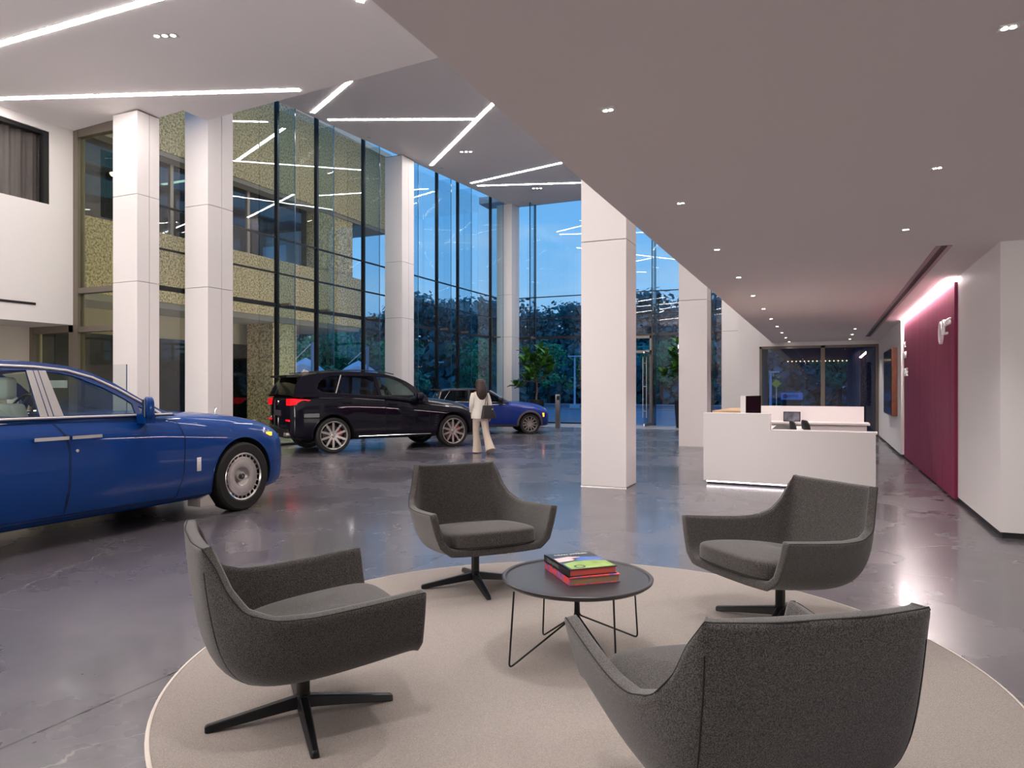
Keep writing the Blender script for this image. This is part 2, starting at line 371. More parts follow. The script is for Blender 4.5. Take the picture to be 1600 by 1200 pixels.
# left glass in bronze frames
w3 = bpy.data.objects.new('window_3', None); COL.objects.link(w3); w3['kind'] = 'structure'; w3['label'] = 'bronze framed glass left of the columns'
bm = NB()
for x0, x1, z0, z1 in ((-14.85,-13.0,3.67,6.95), (-14.85,-13.0,2.83,3.55), (-14.85,-13.0,.1,2.71), (-16.4,-15.75,.1,2.71), (-15.7,-15.1,.1,2.71)): box(bm, x0, 10.22, z0, x1, 10.24, z1)
mesh('glass_pane', bm, glassmat('green tinted glass', (.90,.92,.74), 1.5), w3)
bm = B(-15.0, 10.15, 0, -14.85, 10.32, 7.1)
for z in (3.61, 2.77): box(bm, -15.0, 10.16, z-.06, -12.95, 10.31, z+.06)
box(bm, -15.0, 10.16, 6.95, -12.95, 10.31, 7.15); box(bm, -13.05, 10.16, 0, -12.95, 10.31, 7.15)
box(bm, -16.5, 10.15, 0, -16.38, 10.32, 2.87); box(bm, -16.5, 10.16, 2.72, -15.0, 10.31, 2.87); box(bm, -15.16, 10.16, 0, -15.0, 10.31, 2.87)
mesh('window_frame', bm, M_bronze, w3)
# upper left window with curtain
w4 = bpy.data.objects.new('window_4', None); COL.objects.link(w4); w4['kind'] = 'structure'; w4['label'] = 'upper left window with a grey curtain'
bm = NB()
box(bm, -15.17, 9.53, 5.38, -15.03, 9.65, 6.92); box(bm, -15.28, 4.0, 6.84, -15.05, 9.6, 6.92); box(bm, -15.28, 4.0, 5.38, -15.05, 4.1, 6.92)
mesh('window_frame', bm, M_blackp, w4)
mesh('glass_pane', B(-15.12, 4.1, 5.38, -15.10, 9.53, 6.84), glassmat('curtained glass', (.92,.92,.92), .8), w4)
bm = NB(); prev = None
for i in range(300):
    yy = 4.2 + 5.42*i/299; ph = yy*2*PI/.26
    x = -15.22 + .028*math.sin(ph) + .012*math.sin(ph*2.3+1)
    a = bm.verts.new((x, yy, 5.2)); b = bm.verts.new((x*1.0+.01*math.sin(ph*.7), yy, 7.0))
    if prev: bm.faces.new((prev[0], a, b, prev[1]))
    prev = (a, b)
bmesh.ops.solidify(bm, geom=bm.faces[:], thickness=.006)
tag(mesh('curtain', bm, mat('grey curtain cloth', (138,130,126), .9), smooth=True), 'pleated grey curtain behind the upper left window', 'curtain')
struct('wall_left', B(-17.2, 3.5, 5.1, -17.0, 10.1, 7.2), M_wall)['label'] = 'wall of the room behind the curtain'
tag(mesh('wall_slot', B(-15.0, 5.5, 3.22, -14.985, 9.35, 3.27), M_blackp), 'narrow black air slot low on the upper left white wall', 'vent')
# far end window
w5 = bpy.data.objects.new('window_5', None); COL.objects.link(w5); w5['kind'] = 'structure'; w5['label'] = 'wide window behind the reception desk'
bm = NB(); box(bm, -1.87, 24.28, .08, -.12, 24.3, 2.76); box(bm, .0, 24.28, .08, 1.42, 24.3, 2.76)
mesh('glass_pane', bm, glassmat('window glass', (.62,.72,.84), 2.2), w5)
bm = B(-1.95, 24.2, 0, -1.87, 24.4, 2.84); box(bm, -.12, 24.2, 0, .0, 24.4, 2.84); box(bm, 1.42, 24.15, 0, 1.52, 24.4, 2.84)
box(bm, -1.95, 24.2, 2.76, 1.5, 24.4, 2.84); box(bm, -1.95, 24.2, 0, 1.5, 24.4, .08)
mesh('window_frame', bm, M_bronze, w5)
# ------------------------------------------------------------------ columns
def column(x0, y0, x1, y1, ztop, joints, label, vj=True):
    cx, cy = (x0+x1)/2, (y0+y1)/2
    t = thing('column', label, 'column', (cx, cy, 0)); hx, hy = (x1-x0)/2, (y1-y0)/2
    mesh('core', B(-hx+.03, -hy+.03, 0, hx-.03, hy-.03, ztop), M_dark, t)
    zs = [.012] + joints + [ztop-.02]
    for a, b in zip(zs, zs[1:]):
        bm = B(-hx, -hy, a+.006, hx, hy*.06 if vj else hy, b-.006)
        if vj: box(bm, -hx, hy*.06+.012, a+.006, hx, hy, b-.006)
        mesh('cladding_panel', bevel(bm, .003, 1), M_clad, t)
    mesh('base_trim', B(-hx-.006, -hy-.006, 0, hx+.006, hy+.006, .012), M_steel, t)
    return t
column(-3.4, 10.25, -2.7, 10.85, zl(-3)+.02, [3.72, 5.5], 'large white square column nearest the lounge chairs', vj=False)
column(-3.4, 18.1, -2.7, 18.75, zu(18.4), [3.72, 5.5], 'white square column just left of the reception desk', vj=False)
column(-3.5, 27.0, -2.65, 27.9, zu(27.5), [3.6, 5.4], 'slim white column farthest back behind the reception desk', vj=False)
column(-12.8-.72, 10.0-.0, -12.8, 10.52, zl(-13), [3.68, 5.46], 'white column at the far left, right of the bronze framed glass')
column(-12.83, 11.2, -12.15, 11.9, zl(-12.3)+.6, [3.68, 5.46], 'white column second from the left, its shaded side towards us')
column(-12.84, 18.9, -12.2, 19.6, zu(19), [3.72, 5.5], 'white column in the glass wall above the dark car')
column(-12.8, 27.2, -12.1, 27.98, zu(27.5), [3.66, 5.45], 'white corner column behind the potted tree')
# ------------------------------------------------------------------ lights on the ceilings
lin = 'linear ceiling lights'
def strip(p, q, upper, label, w=.115):
    (x0, y0), (x1, y1) = p, q; d = Vector((x1-x0, y1-y0)); L = d.length; d.normalize(); n = Vector((-d.y, d.x))*w/2
    zf = (lambda x, y: zu(y)) if upper else (lambda x, y: zl(x))
    t = thing('linear_light', label, 'light', ((x0+x1)/2, (y0+y1)/2, zf((x0+x1)/2, (y0+y1)/2)), group=lin); o = Vector(t.location)
    def quad(a, b, dn, up):
        bm = NB(); P = []
        for s in (0, 1):
            for (x, y), sg in ((a, 1), (a, -1), (b, -1), (b, 1)):
                X, Y = x+n.x*dn*sg, y+n.y*dn*sg; P.append(bm.verts.new(Vector((X, Y, zf(X, Y)-(up if s else 0)))-o))
        bm.faces.new(P[0:4]); bm.faces.new(P[4:8][::-1])
        for i in range(4): bm.faces.new((P[i], P[(i+1)%4], P[4+(i+1)%4], P[4+i]))
        bmesh.ops.recalc_face_normals(bm, faces=bm.faces); return bm
    mesh('trim', quad(p, q, 1.12, .004), M_rim, t); mesh('diffuser', quad(p, q, 1, .008), M_strip, t)
strip((-13.3,7.15), (-6.8,7.62), False, 'wide linear ceiling light at the top left corner')
strip((-14.9,8.35), (-9.35,10.85), False, 'long horizontal linear light above the two left columns')
strip((-12.15,14.6), (-10.0,13.31), True, 'short slanting linear light above the dark car')
strip((-12.15,15.22), (-8.65,16.99), True, 'horizontal linear light meeting the slanting one above the glass wall')
strip((-12.03,20.42), (-7.4,15.85), True, 'slanting linear light running from the glass wall to the low ceiling edge')
strip((-11.99,23.24), (-7.6,22.1), True, 'upper of the two converging linear lights at the far glass corner')
strip((-11.96,23.71), (-7.6,25.5), True, 'lower of the two converging linear lights at the far glass corner')
for p, q, u in (((-6.5,24.5),(-3.9,18.5),True), ((-7,21.5),(-2.2,24),True), ((-5.5,12),(-2.2,15.5),True), ((-14,3.2),(-9,5.6),False), ((-9.5,.5),(-4,3.8),False), ((-6.5,8.9),(-2.4,5.2),False), ((-13,-3),(-6,-1.5),False), ((-7.5,-5),(-2.5,-2),False), ((-12.5,0.5),(-11,3.5),False)):  # further ceiling lamps out of view, added for illumination
    strip(p, q, u, 'linear ceiling light outside this view, seen only in reflections')
def downlight(x, y, z, label, w, group, tri=False, rz=0, size=.024):
    t = thing('downlight', label, 'light', (x, y, z), rz, group)
    k = 3 if tri else 2
    sp_ = .14 if tri else .028
    bm = B(-sp_*k/2-.01, -size*1.6, -.004, sp_*k/2+.01, size*1.6, 0); mesh('trim', bm, M_rim, t)
    for i in range(k):
        cx = (i-(k-1)/2)*sp_
        mesh('lens', lathe(NB(), [(0, -.006), (size if tri else size*.45, -.006), (size*1.05 if tri else size*.5, -.003)], 14, Matrix.Translation((cx, 0, 0))), M_spot, t)
    ld = bpy.data.lights.new('spot', 'SPOT'); ld.energy = w; ld.spot_size = math.radians(115 if not tri else 100); ld.spot_blend = .9; ld.color = (1,.955,.93); ld.shadow_soft_size = .05
    lo = bpy.data.objects.new('spot', ld); COL.objects.link(lo); lo.parent = t; lo.location = (0,0,-.03)
ORD = ['first','second','third','fourth','fifth','sixth','seventh','eighth','ninth','tenth','eleventh']
gL, gR = 'downlights in the left row of the low ceiling', 'downlights in the right row of the low ceiling'
for i in range(-3, 11):
    y = 3.58 + 2.04*i
    downlight(-1.04, y, 2.96, ['small square downlight nearest in the left row of the low ceiling', 'second nearest downlight in the left row of the low ceiling', 'third nearest downlight in the left row of the low ceiling'][i] if 0 <= i < 3 else (ORD[i]+' downlight from the camera in the left row of the low ceiling' if i >= 0 else 'downlight outside this view in the low ceiling'), DL_W, gL if i >= 0 else 'downlights outside the view')
for i in range(-4, 10):
    y = 5.41 + 1.99*i
    if y > 24: continue
    if 2 <= i <= 6: continue
    downlight(.68, y, 2.96, {0:'nearest small downlight in the right row of the low ceiling', 1:'second downlight in the right row, left of the dark air slot'}.get(i, ORD[i]+' downlight from the camera in the right row of the low ceiling' if i >= 0 else 'downlight outside this view in the low ceiling'), DL_W, gR if i >= 0 else 'downlights outside the view')
for x, y in ((3.2,1), (3.2,4.5), (3.2,7), (5.5,1), (5.5,5), (3.2,-2.5), (5.5,-2.5), (8.5,2), (8.5,6), (-.3,-4.5), (2.2,-5)):
    downlight(x, y, 2.96, 'downlight outside this view in the low ceiling', DL_W, 'downlights outside the view')
downlight(-9.92, 8.26, zl(-9.92), 'triple downlight at the upper left of the high ceiling', TRI_W, None, True, .35, .04)
downlight(-10.29, 19.6, zu(19.6), 'triple downlight right of the long slanting linear light', TRI_W, None, True, .35, .04)
downlight(-10.14, 25.2, zu(25.2), 'triple downlight nearest the far corner column', TRI_W, None, True, .35, .04)
for x, y, u in ((-5,14,1), (-5,20,1), (-4,26,1), (-5,6,0), (-6,1,0), (-11,4.5,0), (-10,-2,0)):
    downlight(x, y, zu(y) if u else zl(x), 'triple downlight outside this view', TRI_W, 'triple downlights outside the view', True, .35, .04)
for (x, y, u), lb in zip(((-12.1,17.0,1), (-11.9,20.9,1), (-5.2,16,1), (-12.9,9.2,0), (-11.6,27.2,1)), ('just above the dark car glass', 'left of the long slanting light', 'near the edge of the low ceiling', 'above the leftmost column', 'at the far corner column')):
    z = zu(y) if u else zl(x)
    o = mesh('sprinkler_cover', lathe(NB(), [(0,-.008), (.05,-.008), (.055,0)], 20), M_rim, loc=(x, y, z)); tag(o, 'small round sprinkler cover in the high ceiling, '+lb, 'sprinkler', 'sprinkler covers')
# ------------------------------------------------------------------ rug
rug = thing('round_rug', 'large round beige rug under the chairs and coffee table', 'rug', (-1.26, 3.72, 0))
mesh('pile', lathe(NB(), [(0,.016), (2.105,.016), (2.114,.012), (2.114,.001), (0,.001)], 128), M_carpet, rug, smooth=30)
mesh('edge_binding', lathe(NB(), [(2.112,.001), (2.127,.001), (2.13,.008), (2.125,.014), (2.112,.015)], 128), M_rugedge, rug, smooth=60)
# ------------------------------------------------------------------ lounge chairs (front = +y)
RUG = .016
def chair_shell():
    # rows of half sections: each is list of points from the rim (outer) to the centre, inner surface; x>=0
    R_ = [
      [(.44,.40,.632), (.412,.405,.52), (.378,.41,.418), (.325,.415,.374), (.17,.415,.367), (0,.415,.366)],
      [(.44,.35,.628), (.412,.35,.512), (.376,.35,.410), (.322,.35,.366), (.17,.35,.359), (0,.35,.358)],
      [(.437,.15,.610), (.406,.15,.49), (.368,.15,.382), (.312,.15,.336), (.165,.15,.328), (0,.15,.327)],
      [(.43,-.06,.596), (.396,-.07,.47), (.355,-.08,.355), (.295,-.09,.308), (.155,-.10,.300), (0,-.10,.299)],
      [(.415,-.20,.600), (.38,-.215,.478), (.34,-.235,.365), (.28,-.255,.322), (.145,-.27,.312), (0,-.275,.310)],
      [(.385,-.29,.635), (.36,-.305,.535), (.325,-.325,.43), (.27,-.34,.392), (.14,-.352,.375), (0,-.357,.372)],
      [(.350,-.345,.71), (.335,-.355,.625), (.31,-.368,.53), (.26,-.378,.50), (.135,-.386,.488), (0,-.389,.485)],
      [(.328,-.382,.80), (.320,-.389,.73), (.30,-.398,.665), (.25,-.405,.645), (.13,-.411,.636), (0,-.413,.632)],
      [(.316,-.408,.860), (.310,-.410,.825), (.294,-.414,.79), (.245,-.420,.78), (.125,-.424,.776), (0,-.426,.772)],
      [(.312,-.414,.876), (.305,-.416,.872), (.288,-.419,.870), (.24,-.425,.869), (.12,-.429,.868), (0,-.431,.868)],
    ]
    bm = NB(); G = []
    for r in R_:
        pts = r + [(-x, y, z) for x, y, z in reversed(r[:-1])]
        G.append([bm.verts.new(p) for p in pts])
    for a, b in zip(G, G[1:]):
        for i in range(len(a)-1): bm.faces.new((a[i], a[i+1], b[i+1], b[i]))
    bmesh.ops.recalc_face_normals(bm, faces=bm.faces)
    return bm, R_
def solid_sub(name, bm, thick, lv, m, parent, crease=True):
    o = mesh(name, bm, m, None)
    s = o.modifiers.new('s', 'SOLIDIFY'); s.thickness = thick; s.offset = 1; s.edge_crease_rim = .92; s.edge_crease_inner = .8; s.edge_crease_outer = .8; s.use_even_offset = True
    u = o.modifiers.new('u', 'SUBSURF'); u.levels = lv; u.render_levels = lv
    me = evaled(o); old = o.data; o.modifiers.clear(); o.data = me; bpy.data.meshes.remove(old); me.name = name
    me.shade_smooth(); o.parent = parent; return o
def make_chair():
    t = thing('lounge_chair', '-', 'armchair')
    bm, rows = chair_shell()
    # outward = away from sitter: make sure the normals point outwards (down at the seat)
    c = bm.faces[:]; s = sum((f.normal.z for f in c if abs(f.calc_center_median().x) < .2 and f.calc_center_median().y > 0))
    if s > 0: bmesh.ops.reverse_faces(bm, faces=c)
    sh = solid_sub('shell', bm, .05, 2, M_fab, t)
    # piping along the outer edge of the rim
    def outer(x, y, z, k): return (x, y, z)
    bv = BVHTree.FromObject(sh, bpy.context.evaluated_depsgraph_get())
    rim = []
    for sgn in (1, -1):
        P = [Vector((r[0][0]*sgn, r[0][1], r[0][2])) for r in rows]
        seq = P if sgn == 1 else P[::-1]
        if sgn == -1:
            rim += [Vector((x, rows[-1][-1][1]-.0, rows[-1][0][2]-.008)) for x in (.15, 0, -.15)]
        rim += seq
    pts = cat(rim, 5); out = []
    for p in pts:
        n = Vector((p.x, p.y if p.y < -.2 else 0, 0));
        n = Vector((math.copysign(1, p.x) if abs(p.x) > .02 else 0, 0, 0)) if p.y > -.25 else Vector((p.x*2.0, -1.0 if abs(p.x) < .32 else -.5, 0))
        if n.length < .1: n = Vector((0,-1,0))
        q = p + n.normalized()*.047 + Vector((0,0,.004)); hit = bv.find_nearest(q)[0]; out.append(hit)
    mesh('piping', tube(NB(), out, .0028, 6), M_pipe, t, smooth=True)
    # back side seams
    for sgn in (1, -1):
        L = []
        for x, y, z in [(.33,-.40,.80), (.335,-.40,.70), (.335,-.385,.6), (.33,-.36,.5), (.315,-.31,.4), (.29,-.24,.33), (.26,-.15,.29)]:
            L.append(bv.find_nearest(Vector((sgn*x, y-.04, z-.02)))[0])
        mesh('seam', tube(NB(), cat(L, 4), .0022, 6), M_pipe, t, smooth=True)
    # seat cushion
    O = [(.0,.445), (.22,.44), (.315,.41), (.335,.33), (.325,.0), (.29,-.22), (.15,-.30), (0,-.31)]
    O = O + [(-x, y) for x, y in reversed(O[1:-1])]
    bm = NB(); rings = []
    for s, z, dz in ((.93,.366,0), (.995,.374,0), (1.0,.41,0), (1.0,.455,0), (.975,.474,0), (.90,.486,0), (.6,.502,0), (.25,.507,0)):
        rings.append([bm.verts.new((x*s, .06+(y-.06)*(.97 if s > .97 else s), z - (.06 if y < .2 else 0)*(1-(y+.31)/.51 if y < .2 else 0)*1.0)) for x, y in O])
    for a, b in zip(rings, rings[1:]):
        for i in range(len(O)): bm.faces.new((a[i], a[(i+1)%len(O)], b[(i+1)%len(O)], b[i]))
    bm.faces.new(rings[0][::-1]); bm.faces.new(rings[-1]); bmesh.ops.recalc_face_normals(bm, faces=bm.faces)
    o = mesh('seat_cushion', bm, M_fab, None); u = o.modifiers.new('u', 'SUBSURF'); u.levels = 2
    me = evaled(o); o.modifiers.clear(); o.data = me; me.shade_smooth(); o.parent = t
    bv2 = BVHTree.FromObject(o, bpy.context.evaluated_depsgraph_get())
    pp = [bv2.find_nearest(Vector((x*.96, .06+(y-.06)*.97, .38)))[0] for x, y in [(-.335,.2), (-.335,.33), (-.315,.41), (-.22,.44), (0,.445), (.22,.44), (.315,.41), (.335,.33), (.335,.2)]]
    mesh('cushion_piping', tube(NB(), cat(pp, 4), .0035, 6), M_pipe, o, smooth=True)
    # swivel base
    mesh('pedestal', lathe(NB(), [(0,.04), (.034,.04), (.034,.10), (.030,.105), (.030,.30), (.07,.305), (.07,.318), (0,.318)], 24), M_black, t, smooth=30)
    for k in range(4):
        a = math.radians(45+90*k); M = Matrix.Rotation(a, 4, 'Z')
        bm = NB()
        secs = [(.0,.030,.045,.098), (.06,.030,.042,.090), (.40,.019,.002,.032), (.41,.016,.002,.026)]
        V = [[bm.verts.new(M @ Vector(p)) for p in ((x,-w,z0), (x,w,z0), (x,w*.6,z1), (x,-w*.6,z1))] for x, w, z0, z1 in secs]
        for p, q in zip(V, V[1:]):
            for i in range(4): bm.faces.new((p[i], p[(i+1)%4], q[(i+1)%4], q[i]))
        bm.faces.new(V[0][::-1]); bm.faces.new(V[-1]); bmesh.ops.recalc_face_normals(bm, faces=bm.faces)
        mesh('base_leg', bevel(bm, .003, 1), M_black, t)
    return t
ch = make_chair()
spots = [(-2.16,2.53,.60,.80,'dark grey swivel armchair at the left edge of the rug, seen from its side'),
         (-2.41,4.74,.75,-.66,'dark grey swivel armchair behind the coffee table, facing us'),
         (-.26,4.78,-.69,-.73,'dark grey swivel armchair at the right, in front of the white desk'),
         (-.27,2.45,-.57,.82,'dark grey swivel armchair at the bottom right, its back towards us')]
base_rot = [39, 37, -11, 30]
for i, (x, y, dx, dy, lab) in enumerate(spots):
    c = ch if i == 0 else copy_tree(ch)
    c.location = (x, y, RUG); c.rotation_euler = (0, 0, math.atan2(dy, dx)-PI/2); c['label'] = lab; c['group'] = 'lounge chairs around the coffee table'
    br = math.radians(base_rot[i])
    for k in [o for o in bpy.data.objects if o.parent == c and o.name.startswith('base_leg')]: k.rotation_euler = (0, 0, br)
# ------------------------------------------------------------------ coffee table
tb = thing('coffee_table', 'round black coffee table with thin wire legs in the middle of the rug', 'table', (-1.265, 3.74, RUG))
TH = .434
mesh('tabletop', lathe(NB(), [(0,TH-.024), (.40,TH-.024), (.418,TH-.010), (.42,TH), (.414,TH+.004), (.40,TH+.002), (.392,TH-.006), (0,TH-.006)], 96), mat('black table laminate', (42,39,44), .38), tb, smooth=30)
mesh('hub', tube(NB(), [(0,0,.20), (0,0,TH-.024)], .012, 12), M_black, tb, smooth=True)
for fx, fy in ((-.253,-.365), (-.27,.164), (.253,.365), (.27,-.164)):
    f = Vector((fx, fy, .008)); h0 = Vector((fx*.02, fy*.02, TH-.026)); h1 = Vector((fx*.03, fy*.03, .215)); tp = Vector((fx*.93, fy*.93, TH-.026))
    d1_ = (h1-f).normalized(); d2_ = (tp-f).normalized()
    pts = [h0, h1+Vector((0,0,.03))] + arc(h1+Vector((0,0,.02)), h1, h1-d1_*.02, 3) + arc(f+d1_*.03, f, f+d2_*.03, 5) + [tp]
    mesh('leg', tube(NB(), pts, .0052, 8), M_black, tb, smooth=True)
# books
def book(loc, rz, w, d, h, cover, pages, name_label, spine_round=0):
    t = thing('book', name_label, 'book', loc, rz, None)
    bm = B(0,0,0, w,d,.004); box(bm, 0,0,h-.004, w,d,h); box(bm, 0,0,0, .006,d,h)
    mesh('cover', bevel(bm, .0015, 1), cover, t); mesh('pages', B(.006,.006,.004, w-.006,d-.006,h-.004), pages, t)
    return t
def cover_mat():
    m = bpy.data.materials.new('red patterned jacket'); m.use_nodes = True; t = m.node_tree; b = t.nodes['Principled BSDF']; g = N(t, 'ShaderNodeTexCoord')
    n = N(t, 'ShaderNodeTexNoise', Scale=22.0, Detail=3.0); t.links.new(g.outputs['Object'], n.inputs['Vector'])
    r = ramp(t, [(.40, s2l((110,100,170))), (.5, s2l((222,88,100))), (.64, s2l((232,60,44)))]); t.links.new(n.outputs[0], r.inputs[0]); t.links.new(r.outputs[0], b.inputs['Base Color']); b.inputs['Roughness'].default_value = .3
    return m
BZ = RUG + TH - .006
zr = math.radians(-37)
bk1 = book((-1.245, 3.55, BZ), math.radians(41), .30, .385, .042, cover_mat(), mat('tan pages', (150,122,92), .8), 'thick red jacketed book lying under the other on the coffee table')
M_jack = mat('black jacket', (24,24,26), .3)
bk2 = book((-1.250, 3.565, BZ+.042), math.radians(43), .285, .365, .040, M_jack, mat('red page edges', (188,86,74), .8), 'car picture book with a black spine on top of the red one')
zt = .0405
mesh('cover_picture', prism(NB(), [(.02,.010), (.28,.010), (.28,.13), (.21,.165), (.10,.162), (.02,.125)], zt-.0004, zt), mat('green printed car', (140,168,70), .3, var=(14,.35)), bk2)
mesh('cover_picture', prism(NB(), [(.13,.178), (.28,.145), (.28,.225), (.19,.245), (.11,.225)], zt-.0004, zt), mat('blue printed car', (62,104,186), .3, var=(20,.3)), bk2)
mesh('cover_picture', prism(NB(), [(.012,.165), (.10,.182), (.18,.25), (.11,.27), (.012,.245)], zt-.0004, zt), mat('pale printed car', (226,190,186), .3, var=(18,.25)), bk2)
bm = lathe(NB(), [(.022,0), (.032,0), (.032,.0006), (.022,.0006)], 24, Matrix.Translation((.085,.05,zt-.0002)) @ Matrix.Diagonal((1,.95,1,1)), closed=True); mesh('cover_picture', bm, M_blackp, bk2)
text('title', 'DEAN JEFFRIES', .032, mat('white print', (225,222,218), .5), bk2, Matrix.Translation((.15,.322,zt)), ext=.0002)
text('title', 'DEAN JEFFRIES', .026, mat('grey foil', (165,160,150), .5), bk2, Matrix.Translation((-.0006,.23,.02)) @ Matrix.Rotation(-PI/2,4,'Z') @ Matrix.Rotation(PI/2,4,'X'), ext=.0002)
# ------------------------------------------------------------------ reception desk
dk = thing('reception_desk', 'white stepped reception desk with a glowing line along its foot', 'desk', (-1.74, 11.30, 0), math.radians(-3))
def desk(): return None
bm = B(0,0,.06, .98,.22,1.11); mesh('front_panel', bevel(bm, .004, 1), M_white, dk)
mesh('front_panel', bevel(B(.98,0,.06, 2.4,.05,.84), .004, 1), M_white, dk)
mesh('ledge', bevel(B(.98,.0,.84, 2.42,.30,.865), .004, 1), M_white, dk)
mesh('side_panel', bevel(B(2.34,.05,.06, 2.4,.75,.84), .004, 1), M_white, dk)
mesh('wing_panel', bevel(B(0,.22,.06, .12,2.6,1.06), .004, 1), M_white, dk)
mesh('wing_top', bevel(B(-.02,.8,1.06, .42,2.7,1.12), .004, 1), M_wood, dk)
mesh('worktop', bevel(B(.12,.30,.72, 2.34,.95,.75), .004, 1), M_white, dk)
mesh('worktop', bevel(B(.12,.95,.77, 1.32,2.62,.80), .004, 1), M_white, dk)
mesh('plinth', B(.05,.05,0, 2.3,.7,.06), M_dark, dk)
mesh('foot_light', B(.04,.035,.034, 2.36,.05,.050), M_led, dk)
mesh('foot_light', B(2.3,.05,.028, 2.315,.7,.056), M_led, dk)
cd = thing('credenza', 'low white back cabinet with an upstand behind the desk', 'cabinet', (-1.2, 14.0, 0))
mesh('carcass', bevel(B(0,0,.08, 1.88,.5,.82), .003, 1), M_white, cd)
for k in range(3): mesh('cabinet_door', bevel(B(.02+k*.615,-.018,.1, .02+k*.615+.607,0,.80), .002, 1), M_white, cd)
mesh('counter', bevel(B(-.03,-.04,.83, 1.93,.56,.865), .003, 1), M_white, cd)
mesh('upstand', bevel(B(-.3,.56,0, 1.86,.62,1.15), .003, 1), M_white, cd)
ph = thing('tablet_display', 'grey framed display leaning on the back cabinet', 'screen', (-.72,14.25,.865)); Mt = Matrix.Rotation(math.radians(-12),4,'X')
mesh('bezel', bevel(box(NB(), 0,0,0, .30,.02,.19, M=Mt), .004, 1), M_blackp, ph); mesh('screen', box(NB(), .015,-.002,.015, .285,0,.175, M=Mt), mat('display picture', (96,94,104), .3, var=(9,.6)), ph)
mo = thing('desk_monitor', 'white and black monitor standing on the tall end of the desk', 'monitor', (-1.08,12.2,.75), math.radians(70))
mesh('stand', bevel(B(-.09,-.1,0, .09,.1,.012), .004, 1), M_white, mo); mesh('neck', B(-.03,.0,.012, .03,.02,.3), M_white, mo)
mesh('rear_shell', bevel(B(-.27,.0,.2, .27,.09,.62), .02, 2), M_white, mo); mesh('screen', bevel(B(-.27,-.012,.2, .27,.0,.62), .003, 1), M_screen, mo)
tag(mesh('desk_pad', bevel(B(-.17,-.6,0, .17,.6,.012), .004, 1), M_blackp, loc=(-.64,13.2,.80)), 'flat black pad on the low desk worktop', 'desk pad')
def task_chair(x, y, rz, lab):
    t = thing('task_chair', lab, 'office chair', (x, y, 0), rz, 'black chairs behind the desk')
    g = [[bm_ for bm_ in range(0)]]; bm = NB(); G = []
    for j in range(8):
        z = .50+.46*j/7; w = .22-.05*(j/7)**2-(.06 if j == 7 else 0)
        G.append([bm.verts.new((w*u, -.20-.06*(j/7)+.05*u*u, z)) for u in (-1,-.5,0,.5,1)])
    for a, b in zip(G, G[1:]):
        for i in range(4): bm.faces.new((a[i], a[i+1], b[i+1], b[i]))
    o = mesh('backrest', bm, M_blackp, t); m_ = o.modifiers.new('s','SOLIDIFY'); m_.thickness = .035; m_ = o.modifiers.new('u','SUBSURF'); m_.levels = 1
    o.data.shade_smooth()
    mesh('seat', bevel(B(-.23,-.2,.44, .23,.24,.50), .02, 2), M_blackp, t, smooth=True)
    mesh('pedestal', tube(NB(), [(0,0,.06), (0,0,.44)], .025, 12), M_black, t)
    for k in range(5):
        a = 2*PI*k/5; mesh('base_leg', tube(NB(), [(0,0,.09), (.27*math.cos(a), .27*math.sin(a), .05)], .015, 6), M_black, t)
        mesh('caster', tube(NB(), [(.27*math.cos(a)-.012, .27*math.sin(a), .028), (.27*math.cos(a)+.012, .27*math.sin(a), .028)], .026, 12), M_blackp, t)
task_chair(-.30, 12.7, math.radians(-76), 'black office chair behind the desk, the left one')
task_chair(-.12, 13.0, math.radians(-70), 'black office chair behind the desk, the right and taller one')
# wall mounted artwork with wooden sides
ar = thing('wall_display', 'black wall display in a deep brown wood case at the end of the right wall', 'wall display', (1.5, 18.1, .86))
mesh('case', bevel(B(-.115,0,0, 0,2.3,1.56), .003, 1), M_brownwood, ar); mesh('screen', B(-.125,.03,.03, -.115,2.27,1.53), M_screen, ar)
# signs on the burgundy panel (facing -x)
SM = mat('white sign letters', (240,238,238), .4)
RX = Matrix(((0,0,-1,0), (-1,0,0,0), (0,1,0,0), (0,0,0,1)))   # text x -> -y, text y -> z, normal -> -x
sg = thing('wall_logo', 'white ring logo with small lettering at the near top of the burgundy panel', 'sign', (1.56, 11.6, 2.33))
mesh('ring', lathe(NB(), [(.135,0), (.165,0), (.165,.03), (.135,.03)], 40, Matrix.Translation((0,.33,-.03)) @ RX, closed=True), SM, sg, smooth=30)
bm = NB(); box(bm, -.035,-.15,0, .035,-.02,.03, M=Matrix.Translation((0,.08,.08)) @ RX); box(bm, -.055,.0,0,.055,.12,.03, M=Matrix.Translation((0,.08,.02)) @ RX)
mesh('emblem', bm, SM, sg)
text('lettering', 'MOTORS', .13, SM, sg, Matrix.Translation((-.01,-.22,.075)) @ RX, ext=.012)
mesh('underline', box(NB(), -.12,-.015,0, .04,.015,.025, M=Matrix.Translation((0,-.2,-.07)) @ RX), SM, sg)
sg = thing('wall_logo', 'white two-line lettering at the far top of the burgundy panel', 'sign', (1.56, 17.0, 2.28))
text('lettering', 'THE', .17, SM, sg, Matrix.Translation((-.01,.08,.13)) @ RX, ext=.012); text('lettering', 'BMW', .2, SM, sg, Matrix.Translation((-.01,.05,-.09)) @ RX, ext=.012)
sg = thing('wall_logo', 'white word lettering at mid height on the far end of the burgundy panel', 'sign', (1.56, 16.75, 1.82))
text('lettering', 'MARINE', .24, SM, sg, Matrix.Translation((-.01,.2,0)) @ RX, ext=.014)
